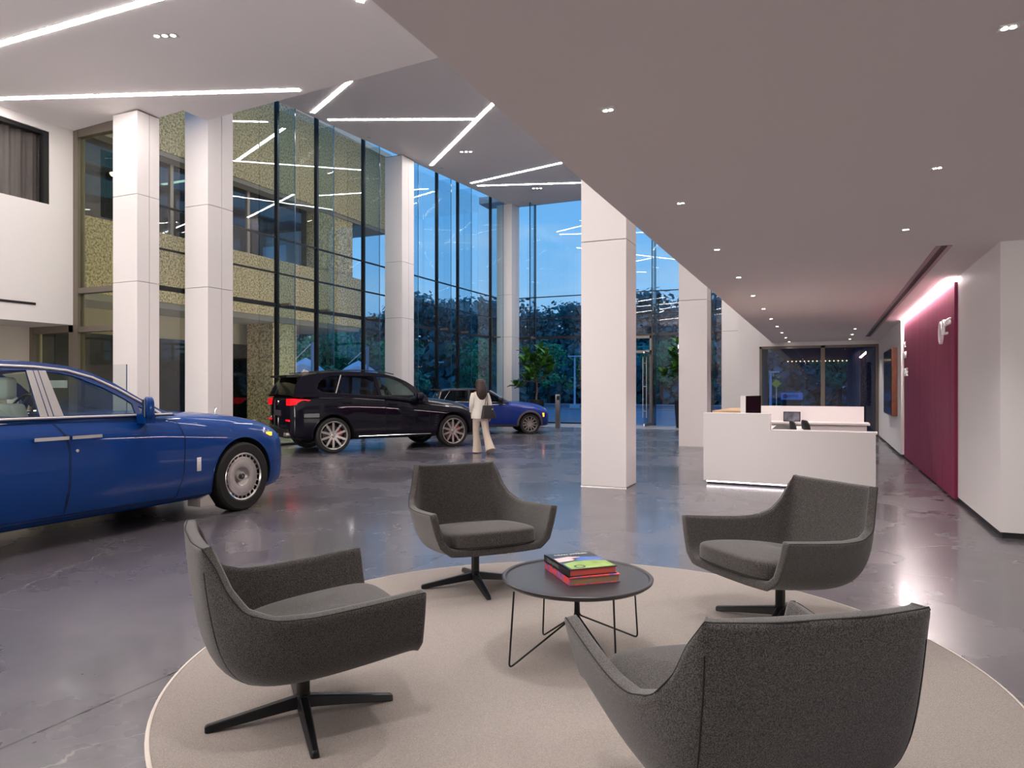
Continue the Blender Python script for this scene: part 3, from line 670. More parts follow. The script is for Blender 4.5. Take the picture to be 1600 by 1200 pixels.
# bollard
bo = thing('access_post', 'slim steel access post standing before the far glass front', 'post', (-9.07, 24.6, 0))
mesh('post', bevel(B(-.085,-.05,0, .085,.05,1.26), .01, 1), M_steel, bo); mesh('reader', bevel(B(-.03,-.058,1.05, .08,-.05,1.2), .003, 1), M_blackp, bo); mesh('base_plate', B(-.11,-.08,0, .11,.08,.01), M_steel, bo)
# short glass barrier by the left columns
gb = thing('glass_screen', 'low frameless glass screen by the leftmost column', 'glass screen', (-12.2, 9.3, 0))
mesh('glass_pane', B(-2.6,0,.02, 0,.015,1.95), glassmat('clear screen glass', (.93,.95,.95), 1.0), gb); mesh('edge', B(-.004,-.002,.02, .004,.017,1.95), M_finedge, gb); mesh('shoe', B(-2.6,-.03,0, 0,.045,.03), M_steel, gb)
# ------------------------------------------------------------------ potted fiddle-leaf figs
M_leaf = bpy.data.materials.new('fig leaf'); M_leaf.use_nodes = True
_t = M_leaf.node_tree; _b = _t.nodes['Principled BSDF']; _n = N(_t,'ShaderNodeTexNoise', Scale=5.0); _g = N(_t,'ShaderNodeTexCoord'); _t.links.new(_g.outputs['Object'], _n.inputs['Vector'])
_r = ramp(_t, [(.35, s2l((28,62,22))), (.65, s2l((84,138,44)))]); _t.links.new(_n.outputs[0], _r.inputs[0]); _t.links.new(_r.outputs[0], _b.inputs['Base Color']); _b.inputs['Roughness'].default_value = .32
M_bark = mat('bark', (122,96,74), .8)
def leaf(bm, o, d, up, L):
    d = d.normalized(); side = d.cross(up); side = side.normalized() if side.length > .01 else Vector((1,0,0)); n = side.cross(d)
    prof = [(0,.02), (.2,.18), (.45,.22), (.7,.30), (.9,.22), (1,.04)]; rows = []
    for s, w in prof:
        c = o + d*L*s - n*(L*.25*s*s)
        rows.append([bm.verts.new(c - side*w*L + n*w*L*.3), bm.verts.new(c), bm.verts.new(c + side*w*L + n*w*L*.3)])
    for a, b in zip(rows, rows[1:]):
        bm.faces.new((a[0],a[1],b[1],b[0])); bm.faces.new((a[1],a[2],b[2],b[1]))
def fig_tree(x, y, lab, pot_h, top, seed, extra=None):
    rnd = random.Random(seed)
    p = thing('planter', 'tall round black planter ' + lab[0], 'planter', (x, y, 0))
    mesh('pot', lathe(NB(), [(0,0), (.26,0), (.335,pot_h-.01), (.335,pot_h), (.31,pot_h), (.30,pot_h-.08), (0,pot_h-.08)], 48), mat('black planter', (26,27,31), .35), p, smooth=30)
    mesh('soil', lathe(NB(), [(0,pot_h-.06), (.303,pot_h-.06), (.303,pot_h-.08), (0,pot_h-.08)], 24), mat('soil', (48,38,30), .95, bump=(40,.6)), p)
    t = thing('fig_tree', lab[1], 'potted tree', (x, y, pot_h-.06))
    z0 = 0; H_ = top-pot_h
    bm = NB(); tube(bm, cat([(0,0,z0), (.03,.01,H_*.25), (-.02,.0,H_*.45), (.02,0,H_*.62)], 5), [.035-.014*i/15 for i in range(16)], 8)
    lf = NB(); tips = []
    nb_ = 15
    for k in range(nb_):
        a = 2*PI*k*.382+rnd.random()*.5; h0 = H_*(.30+.32*k/nb_); r = rnd.uniform(.35,.78)*(1.05-.35*k/nb_); h1 = H_*rnd.uniform(.42,.95)*(0.8+.25*k/nb_)
        h1 = min(h1, H_*.88)
        P = [Vector((0,0,h0)), Vector((math.cos(a)*r*.5, math.sin(a)*r*.5, h0+(h1-h0)*.35)), Vector((math.cos(a)*r, math.sin(a)*r, h1))]
        tube(bm, cat(P, 4), [.016-.001*i for i in range(9)], 6); tips.append((P[2], P[1]))
    if extra:
        for e in extra: tube(bm, cat([(0,0,H_*.34), (e[0]*.5,e[1]*.5,H_*.33), e], 4), .012, 6); tips.append((Vector(e), Vector((e[0]*.6,e[1]*.6,e[2]-.1))))
    for tp, mid in tips:
        ax = (tp-mid).normalized()
        for j in range(17):
            s = rnd.uniform(0, 1.0); o = mid.lerp(tp, s); th = rnd.random()*2*PI
            d = Vector((math.cos(th), math.sin(th), rnd.uniform(-.2,.9))) + ax*.5
            leaf(lf, o, d, Vector((0,0,1)), rnd.uniform(.24,.40))
        for j in range(4):
            th = 2*PI*j/4+rnd.random(); leaf(lf, tp, Vector((math.cos(th)*.6, math.sin(th)*.6, .9)), Vector((0,0,1)) if j % 2 else Vector((1,0,0)), rnd.uniform(.3,.42))
    mesh('trunk', bm, M_bark, t, smooth=True); o = mesh('foliage', lf, M_leaf, t, smooth=60)
fig_tree(-10.7, 26.5, ('behind the small blue car, holding a fig tree', 'leafy fig tree in the black planter by the corner column'), 1.02, 3.4, 3, [(-.78,-.35,.62)])
fig_tree(-4.85, 26.7, ('beside the entrance door, half hidden by a column', 'leafy fig tree in the planter beside the entrance door'), 1.02, 3.5, 8)
# ------------------------------------------------------------------ cars
def lerp_tab(tab, x):
    if x <= tab[0][0]: return tab[0][1:]
    for a, b in zip(tab, tab[1:]):
        if x <= b[0]:
            t = (x-a[0])/(b[0]-a[0]); return tuple(p+(q-p)*t for p, q in zip(a[1:], b[1:]))
    return tab[-1][1:]
M_tyre = mat('tyre rubber', (26,24,24), .75)
M_well = mat('wheel well', (8,8,8), .9)
M_chrome = mat('chrome trim', (225,222,220), .12, metal=1)
M_brush = mat('brushed trim', (214,208,206), .38, metal=.5)
M_amber = mat('amber marker lamp', (255,150,30), .3, emit=2.2)
M_tail = mat('red tail lamp', (225,14,26), .25, emit=.5)
M_lamp = mat('clear lamp', (200,205,210), .1, metal=.6)
def wheel(car, x, y, r, w, style, side):
    """side -1: right hand (outer face towards -y)"""
    M = Matrix.Translation((0,0,0)) @ Matrix.Rotation(PI/2 if side < 0 else -PI/2, 4, 'X')   # local z -> outward
    ri = style['ri']*r
    prof = [(ri,-w*.45), (ri*1.06,-w*.5), (r*.93,-w*.5), (r*.985,-w*.42), (r,-w*.3), (r,w*.3), (r*.985,w*.42), (r*.93,w*.5), (ri*1.06,w*.5), (ri,w*.45)]
    t = mesh('wheel', lathe(NB(), prof, 64, M, closed=True), M_tyre, car, smooth=35, loc=(x, y, r-.005))
    bm = NB()
    for k in range(5): lathe(bm, [(r+.001, -w*.26+k*w*.13-.004), (r+.001, -w*.26+k*w*.13+.004)], 64, M)
    mesh('tread_groove', bm, M_well, t)
    zf = w*.40
    lathe_rim = lathe(NB(), [(ri*1.02,w*.47), (ri*1.0,w*.48), (ri*.94,w*.44), (ri*.92,w*.2), (ri*.92,-w*.4), (ri*.99,-w*.45)], 64, M)
    mesh('rim', lathe_rim, style['rim'], t, smooth=35)
    if style['kind'] == 'disc':
        bm = lathe(NB(), [(0,zf-.02), (ri*.2,zf-.02), (ri*.24,zf-.045), (ri*.36,zf-.03), (ri*.42,zf-.012), (ri*.80,zf), (ri*.84,zf-.004), (ri*.84,zf-.02), (0,zf-.06)], 64, M)
        mesh('wheel_disc', bm, style['face'], t, smooth=35)
        bm = lathe(NB(), [(ri*.84,zf-.03), (ri*.93,zf-.03), (ri*.93,zf-.04), (ri*.84,zf-.04)], 48, M, closed=True); mesh('slot_ring', bm, M_well, t)
        bm = NB()
        for k in range(24):
            box(bm, ri*.83,-.008,zf-.03, ri*.95,.008,zf-.008, M=M @ Matrix.Rotation(2*PI*k/24,4,'Z'))
        mesh('spoke', bm, style['face'], t)
        mesh('hub_cap', lathe(NB(), [(0,zf+.004), (ri*.11,zf+.004), (ri*.13,zf-.004), (ri*.13,zf-.03)], 32, M), M_blackp, t, smooth=35)
        text('badge', 'R', .05, M_chrome, t, M @ Matrix.Translation((0,0,zf+.005)) @ (Matrix.Rotation(0,4,'Z')), ext=.0008)
    else:
        mesh('brake_disc', lathe(NB(), [(0,-.02), (ri*.7,-.02), (ri*.7,-.035), (0,-.035)], 32, M), mat('brake steel', (90,88,86), .4, metal=.8), t)
        mesh('wheel_well_back', lathe(NB(), [(0,-.06), (ri*.92,-.06)], 32, M), M_well, t)
        if style.get('caliper'):
            mesh('brake_caliper', bevel(box(NB(), ri*.38,-ri*.22,-.03, ri*.72,ri*.22,.03, M=M @ Matrix.Rotation(style['caliper'],4,'Z')), .01, 1), mat('red caliper', (190,24,30), .4), t)
        n = style['n']; bm = NB()
        for k in range(n):
            for s in (-1, 1):
                Mk = M @ Matrix.Rotation(2*PI*k/n + s*.0,4,'Z')
                o = s*ri*style['split']
                P = [(ri*.10, s*.006, zf-.035), (ri*.93, o, zf-.012)]
                a, b = Vector(P[0]), Vector(P[1]); dd = (b-a).normalized(); sd = Vector((-dd.y, dd.x, 0)).normalized()*style['sw']
                vs = [bm.verts.new(Mk @ p) for p in (a-sd, a+sd, b+sd*.8, b-sd*.8, a-sd*.8-Vector((0,0,.03)), a+sd*.8-Vector((0,0,.03)), b+sd*.7-Vector((0,0,.03)), b-sd*.7-Vector((0,0,.03)))]
                for f in ((0,1,2,3),(7,6,5,4),(0,4,5,1),(1,5,6,2),(2,6,7,3),(3,7,4,0)): bm.faces.new([vs[i] for i in f])
        bmesh.ops.recalc_face_normals(bm, faces=bm.faces); mesh('spoke', bm, style['face'], t)
        mesh('hub_cap', lathe(NB(), [(0,zf-.012), (ri*.10,zf-.012), (ri*.15,zf-.035), (ri*.15,zf-.07)], 24, M), style['face'], t, smooth=35)
    return t
def build_car(spec, car):
    st = spec['st']      # rows: x, w (max half width), we (edge half width), zb, ze, zc
    xs = sorted(set([round(st[0][0] + (st[-1][0]-st[0][0])*i/46, 4) for i in range(47)] + [r[0] for r in st]))
    rows_x = [x for i, x in enumerate(xs) if i == 0 or x - xs[i-1] > .03 or x in (st[0][0], st[-1][0])]
    # smooth the table with a light moving average
    def P(x):
        v = [lerp_tab(st, x+d) for d in (-.09,-.045,0,.045,.09)]; wts = (1,2,3,2,1)
        if x-st[0][0] < .09 or st[-1][0]-x < .09: return lerp_tab(st, x)
        return tuple(sum(a[i]*w for a, w in zip(v, wts))/9 for i in range(5))
    sec = spec.get('sec', [(.80,0,.0), (.94,0,.03), (.985,.18,0), (1.0,.42,0), (.995,.66,0), (.975,.88,0)])
    bm = NB(); rings = []
    for x in rows_x:
        w, we, zb, ze, zc = P(x); h = ze-zb
        pts = [(0, zb+.01)] + [(w*a, zb+b*h+c) for a, b, c in sec] + [(we, ze), (we*.86, ze+(zc-ze)*.45), (we*.55, ze+(zc-ze)*.82), (0, zc)]
        ring = [Vector((x, -y, z)) for y, z in pts] + [Vector((x, y, z)) for y, z in reversed(pts[1:-1])]
        rings.append([bm.verts.new(p) for p in ring])
    n = len(rings[0])
    for a, b in zip(rings, rings[1:]):
        for i in range(n): bm.faces.new((a[i], a[(i+1)%n], b[(i+1)%n], b[i]))
    for rg_, rev in ((rings[0], True), (rings[-1], False)):
        m = n//2
        for i in range(m):
            a, b_, c, d = i, i+1, (n-i-1)%n, (n-i)%n
            ids = [a, b_, c] + ([d] if d != a else []) if b_ != c else [a, b_, d]
            try: bm.faces.new([rg_[k] for k in (ids if rev else ids[::-1])])
            except ValueError: pass
    bmesh.ops.recalc_face_normals(bm, faces=bm.faces)
    body = mesh('body', bm, [spec['paint'], M_well, spec['clad']], None)
    s = body.modifiers.new('s', 'SUBSURF'); s.levels = 1
    for ax in spec['axles']:
        for sgn in (-1, 1):
            cb = NB(); Mx = Matrix.Translation((ax, sgn*(spec['hw']-.12), spec['r'])) @ Matrix.Rotation(PI/2,4,'X')
            lathe(cb, [(0,-.26), (spec['ar'],-.26), (spec['ar'],.26), (0,.26)], 56, Mx)
            co = mesh('cutter', cb, M_well, None); m = body.modifiers.new('b', 'BOOLEAN'); m.object = co; m.operation = 'DIFFERENCE'; m.solver = 'EXACT'
            try: m.material_mode = 'TRANSFER'
            except Exception: pass
            co['cut'] = 1
    me = evaled(body); old = body.data; body.modifiers.clear(); body.data = me
    for o in [o for o in bpy.data.objects if o.get('cut')]: bpy.data.objects.remove(o)
    # material for wells: faces near axle and inside arch radius
    for p in me.polygons:
        c = p.center
        for ax in spec['axles']:
            if (Vector((c.x-ax, c.z-spec['r'])).length < spec['ar']+.004) and abs(c.y) < spec['hw']*1.1:
                p.material_index = 1
        if spec.get('cladz') and p.material_index == 0 and (c.z < spec['cladz']): p.material_index = 2
    me.shade_smooth(); me.set_sharp_from_angle(angle=math.radians(38))
    body.parent = car
    bv = BVHTree.FromPolygons([v.co for v in me.vertices], [tuple(p.vertices) for p in me.polygons])
    def side(x, z, sgn=-1, off=0.0):
        h = bv.ray_cast(Vector((x, sgn*3, z)), Vector((0, -sgn, 0)))[0]
        if h is None: h = Vector((x, sgn*spec['hw'], z))
        return Vector((h.x, h.y+sgn*off, h.z))
    # doors as own parts
    for (nm, outline) in spec['doors']:
        for sgn in (-1, 1):
            db = NB(); db.from_mesh(me); kill = []
            def inside(x, z):
                c = False; L = len(outline)
                for i in range(L):
                    (x1, z1), (x2, z2) = outline[i], outline[(i+1)%L]
                    if (z1 > z) != (z2 > z) and x < (x2-x1)*(z-z1)/(z2-z1)+x1: c = not c
                return c
            for f in db.faces:
                c = f.calc_center_median()
                if not (c.y*sgn > .5*spec['hw'] and abs(f.normal.z) < .93 and inside(c.x, c.z)): kill.append(f)
            bmesh.ops.delete(db, geom=kill, context='FACES')
            dm = bpy.data.meshes.new(nm)
            for v in db.verts: v.co.y += sgn*.0025
            db.to_mesh(dm); db.free()
            for m in me.materials: dm.materials.append(m)
            dm.shade_smooth(); do = bpy.data.objects.new(nm, dm); COL.objects.link(do); do.parent = car
            ol = [side(x, z, sgn, .002) for x, z in cat_open(outline, 8)]
            mesh('door_gap', tube(NB(), ol, .0035, 5, closed=True), M_well, do)
            for (hx0, hx1, hz, hr, mtl) in [h for h in spec['handles'] if inside((h[0]+h[1])/2, h[2])]:
                bmh = NB(); a = side(hx0, hz, sgn, .03); b_ = side(hx1, hz, sgn, .03)
                box(bmh, min(a.x, b_.x), min(a.y, a.y+sgn*.018), hz-hr, max(a.x, b_.x), max(a.y, a.y+sgn*.018), hz+hr)
                box(bmh, a.x+.01, min(a.y, a.y-sgn*.035), hz-hr*.7, a.x+.04, max(a.y, a.y-sgn*.035), hz+hr*.7); box(bmh, b_.x-.04, min(b_.y, b_.y-sgn*.035), hz-hr*.7, b_.x-.01, max(b_.y, b_.y-sgn*.035), hz+hr*.7)
                mesh('handle', bevel(bmh, .004, 1), mtl, do)
    # greenhouse
    yb, zbelt, k = spec['gh']
    Y = lambda z: yb-(z-zbelt)*k
    prof = [Vector((x, 0, z)) for x, z in spec['roof']]
    # loft across
    def loft(i0, i1, name, m, rise=.035, bulge=.10, lift=0):
        P_ = [Vector((x, 0, z)) for x, z in spec['roof'][i0:i1+1]]; Q = cat(P_, 4); b = NB(); G = []
        for q in Q:
            row = []
            for u in (-1,-.85,-.6,-.3,0,.3,.6,.85,1):
                y = Y(q.z)*u; e = 1-u*u
                row.append(b.verts.new((q.x+bulge*e, y, q.z+rise*e+lift)))
            G.append(row)
        for a, c in zip(G, G[1:]):
            for i in range(8): b.faces.new((a[i], a[i+1], c[i+1], c[i]))
        bmesh.ops.recalc_face_normals(b, faces=b.faces)
        bmesh.ops.solidify(b, geom=b.faces[:], thickness=.012)
        return mesh(name, b, m, car, smooth=50)
    for i0, i1, nm, m, rise, bulge in spec['top']: loft(i0, i1, nm, m, rise, bulge)
    # side frames with window holes
    for sgn in (-1, 1):
        def P3(x, z, off=0): return Vector((x, sgn*(Y(z)+off), z))
        b = NB(); edges = []
        for ol in [spec['side']] + [w_ for w_, _ in spec['win']]:
            pl_ = cat_open(ol, 4); vs = [b.verts.new(P3(x, z)) for x, z in pl_]
            edges += [b.edges.new((vs[i], vs[(i+1)%len(vs)])) for i in range(len(vs))]
        bmesh.ops.triangle_fill(b, edges=edges, use_beauty=True)
        bmesh.ops.recalc_face_normals(b, faces=b.faces)
        bmesh.ops.solidify(b, geom=b.faces[:], thickness=.02)
        mesh('side_frame', b, spec['frame'], car)
        for w_, gm in spec['win']:
            pl_ = cat_open(w_, 4); b = NB(); f1 = [b.verts.new(P3(x, z, -.012)) for x, z in pl_]
            b.faces.new(f1); bmesh.ops.solidify(b, geom=b.faces[:], thickness=.004)
            mesh('side_window', b, gm, car)
        for ol, r_, mt, cl in spec['trims']:
            mesh('window_trim', tube(NB(), [P3(x, z, .008) for x, z in cat_open(ol, 4, cl)], r_, 6, closed=cl), mt, car, smooth=True)
    for x, z, rx, rz_, sgns in [spec['mirror']]:
        for sgn in (-1, 1):
            y0 = sgn*(Y(z)+.03)
            b = NB(); bmesh.ops.create_icosphere(b, subdivisions=3, radius=1)
            for v in b.verts:
                c = v.co; c.x = math.copysign(abs(c.x)**.7, c.x)*rx; c.y = math.copysign(abs(c.y)**.6, c.y)*.085; c.z = math.copysign(abs(c.z)**.6, c.z)*rz_
            mo_ = mesh('mirror_housing', b, spec['mirror_mat'], car, smooth=True, loc=(x, y0+sgn*.11, z+.06))
            mo_.rotation_euler = (0, 0, sgn*.5)
            mesh('mirror_foot', bevel(B(x-.05, min(y0-sgn*.02, y0+sgn*.13), z-.1, x+.06, max(y0-sgn*.02, y0+sgn*.13), z+.0), .01, 1), spec['mirror_mat'], car)
            mesh('mirror_glass', B(-rx-.003,-.065,-rz_*.75, -rx+.004,.065,rz_*.75), M_screen, mo_)
    # interior deck at belt
    x0, x1 = spec['cabin']; zi = zbelt-.0
    b = B(x0, -yb+.04, zi-.06, x1, yb-.04, zi-.01); mesh('interior', b, spec['trimdark'], car)
    for sx in spec['seats']:
        for sy in (-.42, .42):
            b = NB(); bmesh.ops.create_cube(b, size=1)
            for v in b.verts: v.co = Vector((sx+v.co.x*.14-v.co.z*.03, sy+v.co.y*.5*(1-.15*(v.co.z+.5)), zi-.05+(v.co.z+.5)*.18))
            bmesh.ops.bevel(b, geom=b.edges[:], offset=.03, segments=3, profile=.5, affect='EDGES'); so = mesh('seat', b, spec['seatm'], car, smooth=60)
            b = NB(); bmesh.ops.create_cube(b, size=1)
            for v in b.verts: v.co = Vector((sx+v.co.x*.11-.03, sy+v.co.y*.30, zi+.17+(v.co.z+.5)*.21))
            bmesh.ops.bevel(b, geom=b.edges[:], offset=.04, segments=3, profile=.5, affect='EDGES'); mesh('headrest', b, spec['seatm'], so, smooth=60)
            b = NB()
            for dy in (-.05,.05): tube(b, [(sx-.03, sy+dy, zi+.1), (sx-.03, sy+dy, zi+.2)], .008, 6)
            mesh('headrest_post', b, M_chrome, so)
    wx = spec['wheel_x']
    b = NB(); Mw = Matrix.Translation((wx, .45, zi+.03)) @ Matrix.Rotation(math.radians(-65),4,'Y')
    tube(b, [Mw @ Vector((.19*math.cos(a), .19*math.sin(a), 0)) for a in [2*PI*i/28 for i in range(28)]], .014, 8, closed=True)
    for a in (0, PI*.75, PI*1.25): tube(b, [Mw @ Vector((0,0,0)), Mw @ Vector((.19*math.cos(a), .19*math.sin(a), 0))], .012, 6)
    mesh('steering_wheel', b, M_blackp, car, smooth=True)
    return side
def cat_open(P, n=4, closed=True):
    """light corner rounding of a 2D outline"""
    out = []; L = len(P)
    for i in range(L if closed else L-1):
        a, b = P[i], P[(i+1)%L]
        for k in range(n): t = k/n; out.append((a[0]+(b[0]-a[0])*t, a[1]+(b[1]-a[1])*t))
    if not closed: out.append(P[-1])
    return out
def round2(P, r=.25, n=3):
    out = []; L = len(P)
    for i in range(L):
        a, b, c = Vector(P[i-1]), Vector(P[i]), Vector(P[(i+1)%L])
        p = b.lerp(a, min(r, .03/(a-b).length if r < .2 else r)); q = b.lerp(c, min(r, .03/(c-b).length if r < .2 else r))
        for k in range(n+1):
            t = k/n; v = p*(1-t)**2+b*2*t*(1-t)+q*t*t; out.append((v.x, v.y))
    return out
def pipe_gap(car, side, pts, name='panel_gap', r=.003, m=None):
    mesh(name, tube(NB(), [side(x, z, -1, .002) for x, z in cat_open(pts, 8, False)], r, 5), m or M_well, car)
# ---- big blue saloon
paintA = mat('deep blue paint', (0,56,126), .5, metal=0, coat=.55, spec=.1)
carA = thing('blue_saloon', 'large glossy blue luxury saloon at the left, pointing away from the chairs', 'car', (-7.55, 6.55, 0), PI/2)
glA = glassmat('car side glass', (.80,.86,.82), 1.6); dkA = mat('grey leather', (62,58,56), .6); ltA = mat('pale leather', (205,212,206), .55)
stA = [(-4.95,.86,.70,.42,1.00,1.05), (-4.85,.95,.80,.28,1.08,1.13), (-4.4,1.02,.90,.20,1.16,1.22), (-3.8,1.05,.955,.20,1.19,1.26), (-3.0,1.05,.97,.20,1.195,1.25),
       (-2.0,1.05,.975,.20,1.195,1.24), (-1.1,1.05,.965,.20,1.175,1.22), (-.6,1.05,.94,.20,1.145,1.235), (0,1.05,.91,.20,1.105,1.20), (.35,1.04,.88,.20,1.06,1.16), (.55,1.02,.84,.20,1.025,1.12),
       (.70,.98,.80,.21,.99,1.09), (.82,.90,.74,.24,.95,1.06), (.88,.80,.68,.30,.90,1.02)]
specA = dict(st=stA, paint=paintA, clad=paintA, axles=(0,-3.72), hw=1.05, r=.42, ar=.475,
  doors=[('front_door', [(-2.29,1.17), (-2.19,1.04), (-2.165,.9), (-2.17,.6), (-2.21,.30), (-.96,.28), (-.885,.56), (-.86,.95), (-.93,1.13)]),
         ('rear_door', [(-3.55,1.17), (-3.5,.95), (-3.25,.62), (-3.22,.32), (-2.225,.30), (-2.185,.6), (-2.18,.9), (-2.205,1.04), (-2.305,1.17)])],
  handles=[(-2.17,-1.87,1.03,.016,M_chrome), (-2.52,-2.20,1.03,.016,M_chrome)],
  gh=(.97,1.22,.55),
  roof=[(-4.05,1.24), (-3.7,1.45), (-3.35,1.64), (-3.05,1.72), (-2.6,1.745), (-2.3,1.745), (-2.0,1.72), (-1.76,1.655), (-1.53,1.545), (-1.33,1.405), (-1.10,1.26), (-.93,1.19)],
  top=[(0,3,'rear_glass',glA,.02,-.08), (3,7,'roof',paintA,.035,0), (7,11,'windshield',glA,.02,.14)],
  side=[(-4.05,1.21), (-3.7,1.45), (-3.35,1.64), (-3.05,1.72), (-2.6,1.745), (-2.3,1.745), (-2.0,1.72), (-1.76,1.655), (-1.53,1.545), (-1.33,1.405), (-1.10,1.26), (-.95,1.20)],
  win=[([(-2.18,1.235), (-2.20,1.48), (-2.21,1.655), (-2.1,1.65), (-1.95,1.62), (-1.67,1.50), (-1.48,1.385), (-1.42,1.335), (-1.42,1.235)], glA),
       ([(-3.35,1.235), (-3.42,1.45), (-3.2,1.60), (-2.95,1.655), (-2.38,1.665), (-2.39,1.48), (-2.41,1.235)], glA),
       ([(-1.36,1.235), (-1.36,1.31), (-1.22,1.235)], glA)],
  frame=mat('side frame blue', (0,50,110), .25, coat=1),
  trims=[([(-3.5,1.222), (-2.4,1.222), (-.99,1.215)], .012, M_brush, False),
         ([(-3.5,1.222), (-3.5,1.47), (-3.25,1.635), (-2.97,1.695), (-2.6,1.705), (-2.3,1.70), (-2.0,1.672), (-1.76,1.605), (-1.53,1.49), (-1.33,1.36), (-1.13,1.225)], .013, M_brush, False)],
  mirror=(-1.38,1.23,.05,.12,1), mirror_mat=paintA, cabin=(-3.9,-1.15), seats=(-3.35,-2.38), seatm=ltA, trimdark=dkA, wheel_x=-1.72)
sdA = build_car(specA, carA)
for sgn in (-1, 1):   # brushed metal centre pillars
    Yp = lambda z: .97-(z-1.22)*.55
    for x0, x1, x2, x3 in ((-2.405,-2.335,-2.325,-2.385), (-2.325,-2.285,-2.28,-2.318), (-2.275,-2.185,-2.205,-2.272)):
        b = NB(); v = [b.verts.new((x, sgn*(Yp(z)+.006), z)) for x, z in ((x0,1.235), (x1,1.235), (x2,1.665), (x3,1.665))]; b.faces.new(v); bmesh.ops.solidify(b, geom=b.faces[:], thickness=.008)
        mesh('centre_pillar', b, M_brush, carA)
stA_ = dict(kind='disc', ri=.68, rim=M_chrome, face=mat('polished wheel disc', (188,184,180), .25, metal=.85))
for x in (0, -3.72):
    wheel(carA, x, -.925, .42, .25, stA_, -1); wheel(carA, x, .925, .42, .25, stA_, 1)
p = sdA(.48, .905, -1, .0); mesh('marker_lamp', bevel(B(.43, p.y-.004, .885, .535, p.y+.03, .93), .004, 1), M_amber, carA)
p = sdA(-.68, .63, -1, 0); mesh('fender_badge', bevel(B(-.715, p.y-.006, .555, -.655, p.y+.01, .71), .004, 1), M_chrome, carA)
p = sdA(-2.10, .90, -1, 0); mesh('lock_button', lathe(NB(), [(0,.006), (.014,.006), (.018,0)], 20, Matrix.Translation(p) @ Matrix.Rotation(PI/2,4,'X')), M_chrome, carA, smooth=30)
pipe_gap(carA, sdA, [(-3.2,.275), (-1.5,.272), (-.5,.262)]); pipe_gap(carA, sdA, [(.5,.56), (.74,.56)])
mesh('bonnet_ornament', tube(NB(), [(.55,0,1.13), (.52,0,1.17), (.55,0,1.22), (.53,0,1.245)], [.016,.008,.012,.006], 8), M_chrome, carA, smooth=True)
mesh('bonnet_base', lathe(NB(), [(0,.02), (.03,.02), (.04,0)], 16, Matrix.Translation((.54,0,1.115))), M_chrome, carA)
mesh('interior_mirror', bevel(B(-1.62,-.13,1.50, -1.59,.13,1.58), .01, 1), ltA, carA)
mesh('grille', bevel(B(.80,-.33,.42, .93,.33,1.06), .015, 1), M_chrome, carA)
for s in (-1,1): mesh('headlamp', bevel(B(.72,s*.62-.14,.78, .90,s*.62+.14,.88), .02, 2), M_lamp, carA)
mesh('mud_flap', prism(NB(), [(-.62,.22), (-.50,.26), (-.40,.12), (-.62,.13)], -1.0, -.80, 'y'), mat('pale liner', (176,170,166), .6), carA)
# ---- dark suv
paintB = mat('dark violet black paint', (9,7,22), .5, metal=0, coat=.55, spec=.05)
hB = math.atan2(2.6647, 1.6657); nB = Vector((-math.sin(hB), math.cos(hB), 0)); fB = Vector((math.cos(hB), math.sin(hB), 0))
posB = Vector((-10.3069,13.121,0)) + nB*1.02
carB = thing('dark_suv', 'dark glossy sport utility car parked along the glass wall, tail lamps lit', 'car', posB, hB)
glB = glassmat('privacy glass', (.30,.29,.29), 1.6); glB2 = glassmat('suv front glass', (.66,.74,.72), 1.6)
stB = [(-.98,.84,.74,.52,1.18,1.24), (-.90,.94,.84,.34,1.27,1.33), (-.7,1.0,.92,.30,1.32,1.38), (-.3,1.035,.95,.28,1.335,1.38), (.4,1.035,.955,.27,1.33,1.36), (1.2,1.03,.95,.27,1.28,1.34), (1.9,1.03,.93,.27,1.22,1.33), (2.3,1.035,.91,.27,1.19,1.31),
       (2.8,1.04,.88,.27,1.14,1.27), (3.2,1.04,.85,.27,1.10,1.22), (3.6,1.01,.80,.27,1.03,1.14), (3.85,.95,.74,.28,.94,1.05), (3.98,.84,.66,.34,.85,.96), (4.02,.72,.6,.40,.80,.90)]
